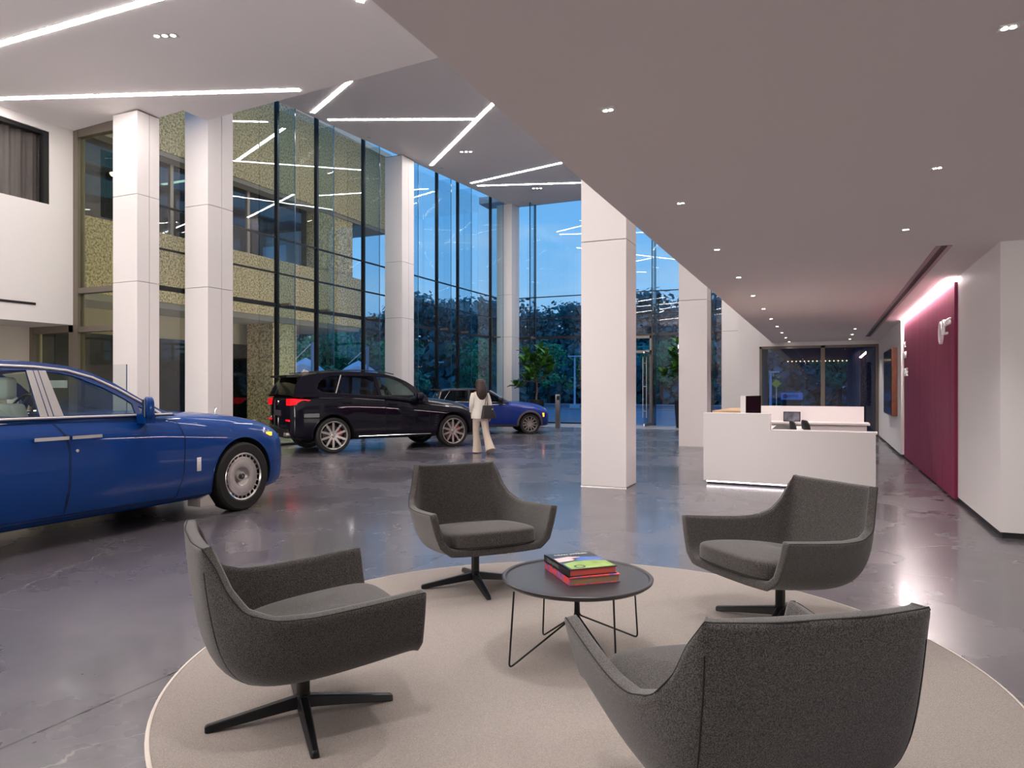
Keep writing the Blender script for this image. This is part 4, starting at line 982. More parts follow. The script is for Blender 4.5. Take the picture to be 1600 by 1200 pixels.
specB = dict(st=stB, paint=paintB, clad=mat('black sill', (16,15,18), .4), cladz=.37, axles=(0,3.142), hw=1.035, r=.41, ar=.475,
  doors=[('rear_door', [(.06,1.33), (.10,.98), (.30,.82), (.48,.60), (.56,.42), (1.25,.40), (1.29,1.0), (1.26,1.27)]),
         ('front_door', [(1.27,1.27), (1.30,1.0), (1.26,.40), (2.40,.42), (2.46,.9), (2.36,1.17)])],
  handles=[(.20,.42,1.16,.016,paintB), (1.38,1.60,1.11,.016,paintB)],
  gh=(.965,1.33,.42),
  roof=[(-.93,1.32), (-.84,1.56), (-.70,1.75), (-.40,1.82), (.1,1.87), (.7,1.875), (1.25,1.85), (1.62,1.775), (1.90,1.66), (2.15,1.49), (2.42,1.29)],
  top=[(0,2,'rear_glass',glB,.03,-.10), (2,7,'roof',paintB,.035,-.03), (7,10,'windshield',glB2,.02,.16)],
  side=[(-.93,1.30), (-.84,1.56), (-.70,1.75), (-.40,1.82), (.1,1.87), (.7,1.875), (1.25,1.85), (1.62,1.775), (1.90,1.66), (2.15,1.49), (2.40,1.27), (2.42,1.15), (1.3,1.25)],
  win=[([(-.36,1.48), (-.24,1.40), (.03,1.385), (.21,1.78), (0,1.78), (-.2,1.71), (-.31,1.60)], glB),
       ([(.10,1.385), (.28,1.785), (1.04,1.78), (1.12,1.32)], glB),
       ([(1.20,1.31), (1.13,1.775), (1.48,1.75), (1.72,1.66), (1.93,1.51), (2.09,1.33), (2.09,1.24)], glB2)],
  frame=paintB, trims=[([(.07,1.38), (.25,1.80)], .008, M_brush, False), ([(-.38,1.48), (-.25,1.385), (.1,1.37), (1.2,1.295), (2.12,1.215)], .006, M_blackp, False)],
  mirror=(2.14,1.24,.09,.085,1), mirror_mat=paintB, cabin=(-.75,2.05), seats=(.25,1.35), seatm=mat('suv seats', (120,116,112), .6), trimdark=mat('suv interior', (34,32,32), .7), wheel_x=1.85)
sdB = build_car(specB, carB)
stB_ = dict(kind='spoke', ri=.78, rim=mat('machined rim lip', (170,166,162), .3, metal=.85), face=mat('machined spokes', (200,196,192), .25, metal=.9), n=5, split=.32, sw=.030, caliper=.3)
for x in (0, 3.142):
    wheel(carB, x, -.90, .41, .27, stB_, -1); wheel(carB, x, .90, .41, .27, stB_, 1)
for s in (-1, 1):
    b = prism(NB(), [(-.97,1.10), (-.97,1.25), (-.86,1.26), (-.62,1.235), (-.52,1.22), (-.62,1.19), (-.86,1.12)], s*.60, s*1.0, 'y')
    for v in b.verts: v.co.y = s*min(abs(v.co.y), 1.0) if v.co.x > -.9 else s*min(abs(v.co.y), .90)
    for v in b.verts:
        if abs(v.co.y) > .8: q = sdB(v.co.x, v.co.z, s, .008); v.co.y = q.y if v.co.x > -.95 else s*.90
    mesh('tail_lamp', b, M_tail, carB)
    mesh('reflector', bevel(B(-.975, s*.70-.13, .74, -.955, s*.70+.13, .78), .003, 1), M_tail, carB)
    b = NB(); Me = Matrix.Translation((-.99, s*.62, .44)) @ Matrix.Rotation(-PI/2,4,'Y')
    for dy in (-.07, .07): lathe(b, [(.035,-.1), (.05,-.1), (.055,0), (.05,.02), (.04,.02), (.035,-.08)], 20, Me @ Matrix.Translation((0,dy,0)))
    mesh('exhaust_tip', b, M_steel, carB, smooth=30)
mesh('rear_spoiler', bevel(B(-.98,-.66,1.74, -.62,.66,1.79), .015, 1), M_blackp, carB)
mesh('bumper_insert', bevel(B(-.99,-.72,.36, -.9,.72,.56), .02, 1), M_blackp, carB)
mesh('number_plate', bevel(B(-1.0,-.26,.86, -.985,.26,.98), .004, 1), mat('plate', (60,56,62), .5), carB)
mesh('rear_emblem', lathe(NB(), [(0,.01), (.05,.01), (.055,0)], 24, Matrix.Translation((-.985,0,1.16)) @ Matrix.Rotation(-PI/2,4,'Y')), M_chrome, carB)
mesh('roof_rail', tube(NB(), [(x, -Yr, z+.03) for x, z, Yr in ((-.5,1.82,.74), (0,1.875,.73), (.7,1.89,.72), (1.3,1.865,.73), (1.6,1.80,.75))], .014, 6), M_blackp, carB, smooth=True)
mesh('roof_rail', tube(NB(), [(x, Yr, z+.03) for x, z, Yr in ((-.5,1.82,.74), (0,1.875,.73), (.7,1.89,.72), (1.3,1.865,.73), (1.6,1.80,.75))], .014, 6), M_blackp, carB, smooth=True)
mesh('roof_antenna', bevel(prism(NB(), [(-.45,1.86), (-.25,1.88), (-.38,1.94)], -.02, .02, 'y'), .008, 1), M_brush, carB)
mesh('sill_strip', tube(NB(), [sdB(x, .36, -1, .01) for x in (.6,1.2,1.8,2.5)], .012, 6), M_chrome, carB)
p = sdB(3.75, .78, -1, 0); mesh('marker_lamp', bevel(B(3.70, p.y-.01, .86, 3.80, p.y+.04, .91), .005, 1), M_amber, carB)
bm = NB()
for i in range(5): p = sdB(2.62, .58+.06*i, -1, 0); box(bm, 2.58+.012*i, p.y-.006, .56+.06*i, 2.66+.012*i, p.y+.01, .59+.06*i)
mesh('fender_vent', bm, M_blackp, carB)
for s in (-1,1): mesh('headlamp', bevel(B(3.72,s*.62-.16,.80, 3.96,s*.62+.16,.90), .02, 2), M_lamp, carB)
mesh('grille', bevel(B(3.95,-.36,.52, 4.05,.36,.88), .02, 1), M_blackp, carB)
# wheel arch lips
def arch_lip(car, side, ax, r, rz, m, name='arch_trim', t=.02):
    for s in (-1, 1):
        P_ = []
        for i in range(25):
            a = math.radians(-8+196*i/24); x, z = ax+r*math.cos(a), rz+r*math.sin(a); q = side(x, max(z, .30), s, .0); P_.append((x, q.y, z))
        mesh(name, tube(NB(), P_, t, 6), m, car, smooth=True)
for ax in (0, 3.142): arch_lip(carB, sdB, ax, .487, .41, paintB, t=.014)
for ax in (0, -3.72): arch_lip(carA, sdA, ax, .48, .42, paintA, t=.008)
# ---- small blue hatchback
paintC = mat('royal blue paint', (8,42,124), .5, metal=0, coat=.6, spec=.1); cladC = mat('grey wheel arch plastic', (84,72,76), .6)
hC = math.radians(34); nC = Vector((-math.sin(hC), math.cos(hC), 0))
carC = thing('blue_hatchback', 'small royal blue hatchback with dark roof pillars behind the walking person', 'car', Vector((-8.776,21.18,0)) + nC*.86, hC)
glC = glassmat('hatch glass', (.35,.40,.42), 1.8)
stC = [(-3.22,.70,.62,.45,.90,.95), (-3.12,.80,.72,.28,1.0,1.05), (-2.9,.88,.80,.24,1.06,1.10), (-2.4,.905,.83,.22,1.06,1.09), (-1.5,.905,.83,.22,1.03,1.06), (-.8,.905,.81,.22,1.0,1.06), (-.3,.905,.77,.22,.97,1.06),
       (.15,.90,.72,.22,.93,1.02), (.42,.86,.66,.23,.86,.95), (.60,.78,.60,.25,.77,.87), (.70,.66,.52,.30,.70,.80)]
specC = dict(st=stC, paint=paintC, clad=cladC, cladz=.32, axles=(0,-2.62), hw=.905, r=.33, ar=.375,
  doors=[('door', [(-2.0,1.02), (-2.05,.6), (-2.0,.36), (-.75,.36), (-.62,.8), (-.68,.98)])],
  handles=[(-1.95,-1.75,.88,.014,M_chrome)], gh=(.84,1.05,.30),
  roof=[(-3.10,1.02), (-3.02,1.25), (-2.92,1.41), (-2.6,1.46), (-2.1,1.475), (-1.7,1.465), (-1.32,1.41), (-1.02,1.22), (-.72,1.02)],
  top=[(0,2,'rear_glass',glC,.02,-.05), (2,6,'roof',mat('dark roof', (120,126,170), .15, metal=.4, coat=1),.03,-.02), (6,8,'windshield',glC,.02,.14)],
  side=[(-3.10,1.02), (-3.02,1.25), (-2.92,1.41), (-2.6,1.46), (-2.1,1.475), (-1.7,1.465), (-1.32,1.41), (-1.02,1.22), (-.72,1.02)],
  win=[([(-2.92,1.08), (-2.86,1.38), (-2.6,1.415), (-2.02,1.42), (-2.02,1.065)], glC), ([(-1.95,1.065), (-1.95,1.42), (-1.7,1.415), (-1.36,1.365), (-1.10,1.22), (-.88,1.05)], glC)],
  frame=mat('black pillars', (14,14,18), .2, coat=1), trims=[([(-3.05,1.055), (-.75,1.03)], .009, M_chrome, False), ([(-2.97,1.07), (-2.88,1.36)], .012, M_chrome, False), ([(-2.83,1.07), (-2.6,1.40)], .009, M_chrome, False)],
  mirror=(-.98,1.06,.08,.075,1), mirror_mat=M_blackp, cabin=(-2.9,-1.05), seats=(-2.2,-1.75), seatm=mat('hatch seats', (96,94,92), .6), trimdark=mat('hatch interior', (30,30,32), .7), wheel_x=-1.25)
sdC = build_car(specC, carC)
stC_ = dict(kind='spoke', ri=.74, rim=mat('bronze grey rim', (130,122,120), .35, metal=.8), face=mat('silver spokes', (170,164,160), .3, metal=.85), n=6, split=.22, sw=.018)
for x in (0, -2.62):
    wheel(carC, x, -.80, .33, .2, stC_, -1); wheel(carC, x, .80, .33, .2, stC_, 1); arch_lip(carC, sdC, x, .40, .33, cladC, t=.04)
p = sdC(.45, .66, -1, 0); mesh('marker_lamp', bevel(B(.42, p.y-.012, .56, .48, p.y+.05, .68), .005, 1), M_amber, carC)
mesh('bonnet_stripe', tube(NB(), [sdC(x, .965-.02*abs(x+.9), -1, .004) for x in (-1.6,-1.2,-.8)], .012, 6), M_white, carC)  # white line put in for a reflection along the flank
for s in (-1,1): mesh('headlamp', lathe(NB(), [(0,.02), (.09,.015), (.11,-.02)], 24, Matrix.Translation((.56,s*.55,.74)) @ Matrix.Rotation(PI/2-.4,4,'Y')), M_lamp, carC, smooth=60)
mesh('grille', bevel(B(.62,-.3,.36, .74,.3,.60), .02, 1), M_blackp, carC)
mesh('rear_spoiler', bevel(B(-3.14,-.55,1.42, -2.85,.55,1.46), .012, 1), M_blackp, carC)
# ------------------------------------------------------------------ walking person
def skin_mesh(name, verts, edges, radii, m, parent, lv=2, root=0):
    me = bpy.data.meshes.new(name); me.from_pydata([Vector(v) for v in verts], edges, []); o = bpy.data.objects.new(name, me); COL.objects.link(o)
    sk = o.modifiers.new('k', 'SKIN'); sk.use_smooth_shade = True
    for i, r in enumerate(radii): me.skin_vertices[0].data[i].radius = r if isinstance(r, tuple) else (r, r)
    me.skin_vertices[0].data[root].use_root = True
    s = o.modifiers.new('u', 'SUBSURF'); s.levels = lv
    ev = evaled(o); o.modifiers.clear(); old = o.data; o.data = ev; bpy.data.meshes.remove(old)
    ev.materials.clear(); ev.materials.append(m); ev.shade_smooth(); ev.name = name; o.parent = parent; return o
M_skin = mat('skin', (214,160,134), .55); M_hair = mat('dark brown hair', (52,36,32), .55, bump=(60,.4)); M_jkt = mat('cream jacket cloth', (232,224,214), .8); M_trs = mat('beige trouser cloth', (206,190,174), .85)
# local: facing +y, left = -x ... (x to her right)
pr = thing('person', 'person with long dark hair in a cream jacket and beige flared trousers, walking away', 'person', (-7.22, 14.45, 0), math.radians(48))
# body: one continuous skin figure (mostly under clothes)
V = [(0,0,.92), (0,0,1.05), (0,.01,1.22), (0,.01,1.36), (0,.015,1.43), (0,.02,1.50), (0,.03,1.58), (0,.03,1.645),   # 0-7 spine to head
     (.15,.01,1.37), (.19,-.01,1.22), (.215,-.02,1.10), (.24,.02,.93), (.245,.03,.86),   # 8-12 right arm
     (-.15,.01,1.37), (-.19,.0,1.22), (-.20,.02,1.10), (-.16,.12,.99), (-.15,.15,.93),    # 13-17 left arm
     (.08,-.01,.86), (.10,-.10,.50), (.12,-.30,.16), (.12,-.26,.06), # 18-21 right leg trailing
     (-.08,.0,.86), (-.06,.08,.50), (-.04,.08,.10), (-.04,.17,.035)]  # 22-25 left leg leading
E_ = [(0,1),(1,2),(2,3),(3,4),(4,5),(5,6),(6,7),(3,8),(8,9),(9,10),(10,11),(11,12),(3,13),(13,14),(14,15),(15,16),(16,17),(0,18),(18,19),(19,20),(20,21),(0,22),(22,23),(23,24),(24,25)]
Rr = [(.13,.10), (.11,.08), (.13,.09), (.12,.08), .05, .055, .088, .07, .05,.04,.036,.026,.022, .05,.04,.036,.026,.022, .08,.055,.034,.028, .08,.055,.034,.03]
skin_mesh('body', V, E_, Rr, M_skin, pr)
# fingers
def hand(base, d, curl):
    base = Vector(base); d = Vector(d).normalized(); side = Vector((0,1,0))
    vs, es, rs = [base, base+d*.05], [(0,1)], [.024,.026]
    for k, (off, L) in enumerate(((-.024,.060), (-.008,.070), (.008,.066), (.024,.052))):
        i = len(vs); vs += [base+d*.07+side*off, base+d*(.07+L*.5)+side*off, base+d*(.07+L)+side*off+Vector((curl,0,0))]
        es += [(1,i),(i,i+1),(i+1,i+2)]; rs += [.009,.0085,.007]
    i = len(vs); vs += [base+d*.03+side*.035, base+d*.06+side*.055]; es += [(0,i),(i,i+1)]; rs += [.010,.008]
    skin_mesh('hand', vs, es, rs, M_skin, pr, 1)
hand((.245,.03,.86), (.1,.1,-1), -.02); hand((-.15,.15,.93), (.05,.4,-.8), .02)
# face
mesh('nose', tube(NB(), [(0,.115,1.60), (0,.135,1.575)], [.010,.015], 8), M_skin, pr, smooth=True)
for s in (-1,1):
    mesh('ear', lathe(NB(), [(0,.01), (.02,.008), (.024,0)], 12, Matrix.Translation((s*.088,.03,1.585)) @ Matrix.Rotation(s*PI/2,4,'Y')), M_skin, pr)
    b = NB(); bmesh.ops.create_uvsphere(b, u_segments=10, v_segments=8, radius=.011, matrix=Matrix.Translation((s*.032,.103,1.605))); mesh('eye', b, M_dark, pr)
mesh('mouth', tube(NB(), [(-.022,.112,1.545), (0,.118,1.543), (.022,.112,1.545)], .004, 6), mat('lips', (176,92,88), .5), pr)
# hair
b = NB(); bmesh.ops.create_icosphere(b, subdivisions=3, radius=1)
for v in b.verts:
    c = v.co; z = c.z
    if z > -.05: v.co = Vector((c.x*.115, .0+c.y*.125, 1.60+z*.11))
    else: v.co = Vector((c.x*(.12+.05*min(1,-z)), -.05+.04*z+min(c.y, .15)*(.13-.02*(-z)), 1.60+z*.40))
mesh('hair', b, M_hair, pr, smooth=True)
# jacket: torso and sleeves lofted
def loftz(rows, n=20, close=True):
    b = NB(); R = []
    for cx, cy, z, rx, ry in rows: R.append([b.verts.new((cx+rx*math.cos(2*PI*i/n), cy+ry*math.sin(2*PI*i/n), z)) for i in range(n)])
    for a, c in zip(R, R[1:]):
        for i in range(n): b.faces.new((a[i], a[(i+1)%n], c[(i+1)%n], c[i]))
    if close: b.faces.new(R[-1]); b.faces.new(R[0][::-1])
    bmesh.ops.recalc_face_normals(b, faces=b.faces); return b
jk = mesh('jacket', loftz([(0,0,.80,.215,.155), (0,0,.90,.205,.15), (0,0,1.06,.165,.12), (0,0,1.22,.175,.125), (0,.01,1.33,.185,.115), (0,.01,1.385,.165,.10), (0,.015,1.42,.10,.075), (0,.02,1.44,.065,.06)]), M_jkt, pr, smooth=50)
mesh('sleeve', tube(NB(), cat([(.15,.01,1.36), (.195,-.005,1.24), (.225,-.02,1.10), (.245,.02,.93), (.248,.025,.885)], 4), [.068,.066,.064,.062,.06,.058,.056,.055,.054,.053,.052,.051,.050,.049,.049,.050,.051], 14), M_jkt, jk, smooth=True)
mesh('sleeve', tube(NB(), cat([(-.15,.01,1.36), (-.195,.0,1.24), (-.205,.02,1.10), (-.165,.12,.99), (-.155,.14,.955)], 4), [.068,.066,.064,.062,.06,.058,.056,.055,.054,.053,.052,.051,.050,.049,.049,.050,.051], 14), M_jkt, jk, smooth=True)
tr_ = mesh('trousers', loftz([(0,0,.74,.16,.12), (0,0,.86,.185,.14), (0,0,.96,.165,.12), (0,0,1.05,.14,.10)]), M_trs, pr, smooth=50)
for P_, R_ in (([(.085,-.01,.86), (.10,-.10,.50), (.115,-.20,.28), (.125,-.33,.075)], [.10,.092,.085,.08,.078,.078,.08,.084,.09,.096,.104,.112,.12]),
               ([(-.085,.0,.86), (-.07,.08,.50), (-.05,.08,.25), (-.04,.09,.03)], [.10,.092,.085,.08,.078,.078,.08,.084,.09,.096,.10,.105,.11])):
    mesh('trouser_leg', tube(NB(), cat(P_, 4), R_, 16), M_trs, tr_, smooth=50)
for s, (x, y, z, a) in ((1,(.12,-.30,.05,-.5)), (-1,(-.04,.10,0,0))):
    Ms = Matrix.Translation((x,y,z)) @ Matrix.Rotation(a,4,'X')
    b = prism(NB(), [(-.035,-.06), (.035,-.06), (.045,.06), (.03,.15), (0,.175), (-.03,.15), (-.045,.06)], .012, .05, M=Ms); mesh('shoe', bevel(b, .01, 2), mat('tan shoe', (196,158,124), .5), pr, smooth=40)
# handbag
bag = thing('handbag', 'black shoulder bag hanging at the right side of the walking person', 'bag', (-7.22, 14.45, 0), math.radians(48))
b = loftz([(.13,-.19,.80,.19,.06), (.13,-.19,.84,.185,.065), (.12,-.185,.98,.15,.06), (.11,-.18,1.10,.12,.045)], 16); mesh('bag_body', b, mat('black leather', (34,32,34), .5), bag, smooth=50)
for dx in (-.03,.03): mesh('strap', tube(NB(), cat([(.06+dx,-.20,1.09), (.10+dx*.6,-.155,1.25), (.13,-.06,1.42), (.14,.03,1.44), (.13,.10,1.36)], 5), .008, 6), M_blackp, bag, smooth=True)
mesh('buckle', bevel(B(.17,-.27,1.0, .21,-.255,1.03), .003, 1), M_chrome, bag)
# ------------------------------------------------------------------ outside
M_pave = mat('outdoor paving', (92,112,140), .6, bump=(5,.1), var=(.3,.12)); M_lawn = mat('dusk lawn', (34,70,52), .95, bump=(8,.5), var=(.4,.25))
struct('ground', B(-90,-60,-.35, 90,200,-.25), M_lawn)
struct('ground', B(-40,28.15,-.25, 40,47,-.05), M_pave)['label'] = 'paved forecourt outside the glass front'
struct('ground', B(-40,-20,-.25, -13,28.15,-.05), M_pave)['label'] = 'paved court beside the neighbouring building'
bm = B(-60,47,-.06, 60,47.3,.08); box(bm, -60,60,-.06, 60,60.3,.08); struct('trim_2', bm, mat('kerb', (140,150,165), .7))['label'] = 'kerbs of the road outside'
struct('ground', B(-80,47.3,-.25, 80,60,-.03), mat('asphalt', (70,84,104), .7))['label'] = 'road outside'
# neighbouring building
bd = thing('office_building', 'pebbled concrete office building seen through the tall glass wall', 'building', (-19,10,0))
mesh('upper_block', B(-10,-18,8.95, 0,18.3,12.37), M_conc, bd)
mesh('spandrel', B(-1.6,-18,4.2, 0,16.2,6.36), M_conc, bd)
mesh('roof_cap', B(-10,-18,12.37, .12,18.4,12.6), mat('parapet cap', (200,180,150), .7), bd)
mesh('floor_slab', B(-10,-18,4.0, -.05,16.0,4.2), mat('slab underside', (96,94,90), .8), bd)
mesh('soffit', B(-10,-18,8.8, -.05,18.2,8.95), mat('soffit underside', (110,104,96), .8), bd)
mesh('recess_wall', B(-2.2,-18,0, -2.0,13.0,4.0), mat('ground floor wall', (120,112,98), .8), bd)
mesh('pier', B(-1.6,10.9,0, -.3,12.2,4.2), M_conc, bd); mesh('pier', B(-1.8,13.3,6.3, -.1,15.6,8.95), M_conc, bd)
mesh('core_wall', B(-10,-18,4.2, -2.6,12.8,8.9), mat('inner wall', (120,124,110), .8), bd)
glN = glassmat('neighbour window glass', (.25,.34,.38), 2.5)
for i in range(9):
    y0 = -17+3.35*i
    wf = mesh('window', B(-.62,y0,6.36, -.5,y0+.12,8.9), M_bronze, bd); mesh('pane', B(-.57,y0+.12,6.36, -.55,y0+3.3,8.8), glN, wf)
    wf = mesh('window', B(-2.0,y0,0, -1.9,y0+.12,3.3), M_bronze, bd); mesh('pane', B(-1.98,y0+.12,.1, -1.96,y0+3.2,3.2), glN, wf)
# interior lamps of that building
for i in range(6):
    mesh('interior_lamp', B(-2.2,-14+4.3*i,8.6, -1.0,-14+4.3*i+.1,8.64), mat('neighbour lamp', (255,236,190), .5, emit=4), bd)
for k, (yy, fz, fe, fa) in enumerate(((14.0,-.05,430,108), (17.5,-.05,430,108), (21.0,-.05,430,108), (24.5,-.05,430,108), (13.0,9.84,560,88), (19.0,9.84,560,88), (25.0,9.84,560,88))):  # lamps added outside the glass to brighten the concrete facade
    ft = thing('floodlight', ['floodlight at the foot of the pebbled concrete building, nearest one', 'second floodlight at the foot of the pebbled concrete building', 'third floodlight at the foot of the pebbled concrete building', 'farthest floodlight at the foot of the pebbled concrete building', 'nearest floodlight under the roof edge outside the glass', 'middle floodlight under the roof edge outside the glass', 'farthest floodlight under the roof edge outside the glass'][k], 'floodlight', (-14.2 if fz < 1 else -13.25, yy, fz))
    mesh('housing', bevel(B(-.1,-.12,0, .1,.12,.16), .01, 1), M_black, ft); mesh('lens', B(-.108,-.1,.04, -.1,.1,.14), mat('flood lens', (255,232,190), .4, emit=3) if k == 0 else bpy.data.materials['flood lens'], ft)
    ld = bpy.data.lights.new('flood', 'SPOT'); ld.energy = fe; ld.spot_size = math.radians(130); ld.spot_blend = 1; ld.color = (1,.90,.72); ld.shadow_soft_size = .1
    lo = bpy.data.objects.new('flood', ld); COL.objects.link(lo); lo.parent = ft; lo.location = (-.16,0,.12); lo.rotation_euler = (0, math.radians(fa), 0)
# roof overhang outside the far corner
struct('trim_3', B(-14.2,28.3,9.75, -1.6,29.3,10.05), M_ceil)['label'] = 'roof edge outside the far glass'
# trees
def tree_mesh(seed, h):
    rnd = random.Random(seed); b = NB()
    blobs = []
    for k in range(26):
        a = rnd.random()*2*PI; r = rnd.uniform(0,.30)*h; z = h*rnd.uniform(.28,.90); r *= 1.15-abs(z/h-.5)
        blobs.append((Vector((r*math.cos(a), r*math.sin(a), z)), rnd.uniform(.08,.16)*h))
    for c, r in blobs:
        for j in range(60):
            d = Vector((rnd.gauss(0,1), rnd.gauss(0,1), rnd.gauss(0,1))).normalized(); p = c+d*r*rnd.uniform(.5,1.08); s = rnd.uniform(.16,.34)*h/11
            u = d.orthogonal().normalized(); v = d.cross(u); u, v = u*math.cos(j)+v*math.sin(j), v*math.cos(j)-u*math.sin(j)
            w = d*s*rnd.uniform(-.5,.5)
            vs = [b.verts.new(p+u*s+w), b.verts.new(p+v*s*.7), b.verts.new(p-u*s-w), b.verts.new(p-v*s*.7)]; b.faces.new(vs)
    return b
M_fol = [mat('dark tree foliage', (42,110,122), .9, var=(.8,.45)), mat('green tree foliage', (56,150,112), .9, var=(.8,.4))]
M_trk = mat('tree trunk', (46,44,44), .9)
protos = []
for k in range(4):
    h = 11; t = thing('tree', 'dark leafy tree in the tree line beyond the road' if k < 3 else 'brighter green tree standing before the tree line', 'tree', (0,0,-.25), 0, 'trees of the tree line' if k < 3 else 'greener trees before the tree line')
    tube_b = tube(NB(), [(0,0,0), (.1,0,3), (0,.1,6)], [.28,.2,.1], 8)
    for a in range(5): tube(tube_b, [(0,0,2.5+a*.5), (1.6*math.cos(a*1.3), 1.6*math.sin(a*1.3), 5+a*.6)], [.1,.04], 5)
    mesh('trunk', tube_b, M_trk, t); mesh('foliage', tree_mesh(k+20, h), M_fol[0 if k < 3 else 1], t); protos.append(t)
used = set()
def put(k, x, y, s):
    t = protos[k] if k not in used else copy_tree(protos[k]); used.add(k)
    t.location = (x, y, -.25); t.scale = (s*1.15, s*1.15, s); t.rotation_euler = (0,0,random.random()*6.3)
for row, (d, n) in enumerate(((86,36), (98,34))):
    for i in range(n):
        az = math.radians(-64+82*i/(n-1)+random.uniform(-.8,.8)); r = d+random.uniform(-4,4)
        put(random.randrange(3), r*math.sin(az), r*math.cos(az), random.uniform(.92,1.25)*(1.12 if row else 1))
for az, r, s in ((-41,62,.55), (-38.5,64,.7), (-36,66,.6), (-33,64,.62), (-46,60,.5), (-27,66,.62), (-21,66,.58), (-12,68,.6), (-5,66,.6), (1,60,.55), (3.5,56,.5), (-48.5,64,.6), (-17,70,.6)):
    put(3, r*math.sin(math.radians(az)), r*math.cos(math.radians(az)), s)
# hedge filling under the crowns
bm = NB(); rnd = random.Random(5)
for i in range(15000):
    az = math.radians(rnd.uniform(-66,20)); r = rnd.uniform(76,83); z = 6.2*rnd.random()**1.4; s = rnd.uniform(.3,.6); c = Vector((r*math.sin(az), r*math.cos(az), z))
    u = Vector((rnd.gauss(0,1), rnd.gauss(0,1), rnd.gauss(0,1))).normalized(); v = u.orthogonal().normalized()
    bm.faces.new([bm.verts.new(c+u*s), bm.verts.new(c+v*s), bm.verts.new(c-u*s), bm.verts.new(c-v*s)])
tag(mesh('undergrowth', bm, M_fol[0]), 'dark undergrowth filling the tree line', 'bushes', kind='stuff')
# lamp posts
def lamp_post(x, y, h, lab, T=True):
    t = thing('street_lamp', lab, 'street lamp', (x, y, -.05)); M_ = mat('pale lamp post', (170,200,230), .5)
    mesh('pole', tube(NB(), [(0,0,0), (0,0,h)], [.08,.06], 10), M_, t, smooth=True); mesh('foot', bevel(B(-.3,-.3,0,.3,.3,.3), .03, 1), M_, t)
    mesh('lamp_head', bevel(B(-.5 if T else -.1,-.12,h-.02, .5,.12,h+.07), .02, 1), M_, t)
lamp_post(-17.2, 50.3, 3.9, 'pale street lamp seen through the far glass right of the bollard')
lamp_post(-24.6, 42.5, 3.3, 'pale street lamp seen above the roof of the small blue car', False)
lamp_post(-31, 42, 2.0, 'short pale street lamp just right of the glass wall column', False)
lamp_post(-3.05, 46, 2.5, 'pale street lamp seen through the window behind the desk', False)
# bench outside
be = thing('bench', 'slatted white bench on the lawn outside the far glass', 'bench', (-17.3,51.5,-.05))
for k in range(5): mesh('slat', B(.6,0+.03*k,.25+.16*k, 3.0,.06+.03*k,.33+.16*k), M_white, be)
for x in (.7,2.8): mesh('leg', B(x,0,0, x+.08,.4,.5), M_black, be)
# white stretched canopies
def canopy(x, y, w, h, rz, lab):
    t = thing('canopy', lab, 'canopy', (x, y, -.05), rz); b = NB(); G = []
    for i in range(13):
        row = []
        for j in range(9):
            u, v = i/12*2-1, j/8*2-1; z = h*(.55+.45*max(0, 1-abs(u))**.8*(1-.3*v*v)) - .35*h*(abs(u)**2)*.6
            row.append(b.verts.new((u*w/2, v*2.5, z)))
        G.append(row)
    for a, c in zip(G, G[1:]):
        for j in range(8): b.faces.new((a[j], c[j], c[j+1], a[j+1]))
    rim_ = [G[i][0] for i in range(13)] + G[12][1:] + [G[i][8] for i in range(11,-1,-1)] + [G[0][j] for j in range(7,0,-1)]
    low = [b.verts.new((v.co.x, v.co.y, .3)) for v in rim_]
    for i in range(len(rim_)): b.faces.new((rim_[i], rim_[(i+1)%len(rim_)], low[(i+1)%len(low)], low[i]))
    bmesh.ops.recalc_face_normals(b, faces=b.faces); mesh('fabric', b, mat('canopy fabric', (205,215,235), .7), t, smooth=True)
    for px_ in (-w/2, w/2): mesh('pole', tube(NB(), [(px_,-2.4,0), (px_,-2.4,h*.45)], .06, 8), M_white, t)
    mesh('mast', tube(NB(), [(w*.12,-2.6,0), (w*.12,-2.6,h*1.25)], .10, 8), mat('canopy mast', (120,150,180), .5), t); mesh('stay', tube(NB(), [(w*.12,-2.6,h*1.25), (-w*.12,-2.6,h*.9)], .03, 6), M_white, t)
canopy(-33.8, 39.9, 5.2, 3.7, .62, 'white stretched canopy beyond the concrete pier, the left one')
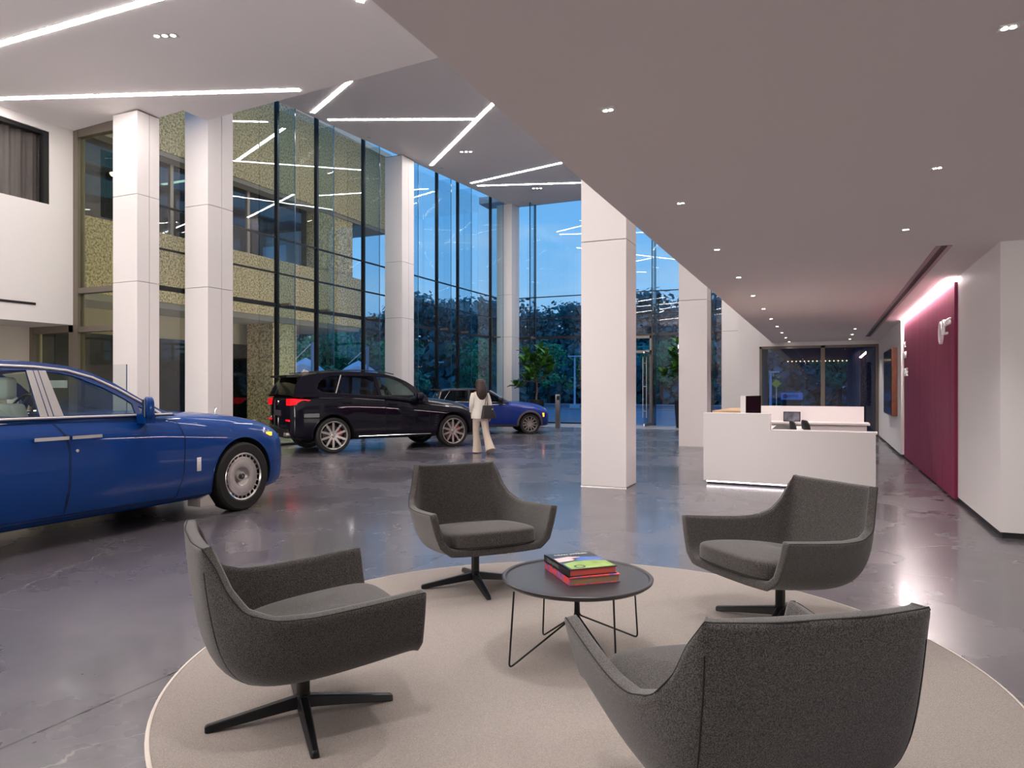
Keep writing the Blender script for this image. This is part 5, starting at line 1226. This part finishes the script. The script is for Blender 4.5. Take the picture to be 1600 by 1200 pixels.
canopy(-32.0, 43.6, 5.6, 3.6, .62, 'white stretched canopy beyond the dark car, the right one')
# view through the window behind the desk
sgn_ = thing('road_sign_board', 'pale blue low sign board on the lawn beyond the window', 'sign', (-3.0, 56, 0)); mesh('board', B(0,0,.62, 1.5,.2,1.14), mat('sign face', (120,180,240), .4), sgn_); mesh('base', B(.1,.02,-.05, 1.4,.18,.62), M_dark, sgn_)
mesh('emblem', lathe(NB(), [(0,0), (.3,0), (.3,.02), (0,.02)], 24, Matrix.Translation((.3,-.01,.88)) @ Matrix.Scale(.55,4) @ Matrix.Rotation(PI/2,4,'X')), mat('sign navy', (24,50,110), .5), sgn_)
text('lettering', 'BMW', .3, mat('sign letters', (24,50,110), .5), sgn_, Matrix.Translation((.85,-.02,.88)) @ Matrix.Rotation(PI/2,4,'X'), ext=.01)
ys_ = thing('warning_sign', 'yellow diamond road sign on a thin post beyond the window', 'road sign', (-2.65, 44.8, 0)); mesh('plate', prism(NB(), [(0,-.27), (.27,0), (0,.27), (-.27,0)], -.02, .02, 'y', M=Matrix.Translation((0,0,1.75))), mat('sign yellow', (225,215,60), .5), ys_); mesh('post', tube(NB(), [(0,.04,0), (0,.04,1.75)], .03, 6), M_steel, ys_)
# covered walkway outside that window
cw = thing('covered_walkway', 'dark flat walkway roof with a row of small warm lamps outside the far window', 'canopy roof', (-1.9, 24.9, 0))
mesh('roof', B(0,.2,2.95, 5.0,16,3.15), M_dark, cw)
for k in range(24): mesh('lamp', B(-1.2+.33*k,16.0,2.86, -1.1+.33*k,16.1,2.95) if False else B(.05+.205*k,15.9,2.9, .10+.205*k,15.95,2.95), mat('warm lamp', (255,196,120), .5, emit=4) if k == 0 else bpy.data.materials['warm lamp'], cw)
mesh('stone_wall', B(3.0,.5,0, 3.4,14,2.95), mat('dark pebble wall', (70,72,84), .9, var=(14,.6)), cw)
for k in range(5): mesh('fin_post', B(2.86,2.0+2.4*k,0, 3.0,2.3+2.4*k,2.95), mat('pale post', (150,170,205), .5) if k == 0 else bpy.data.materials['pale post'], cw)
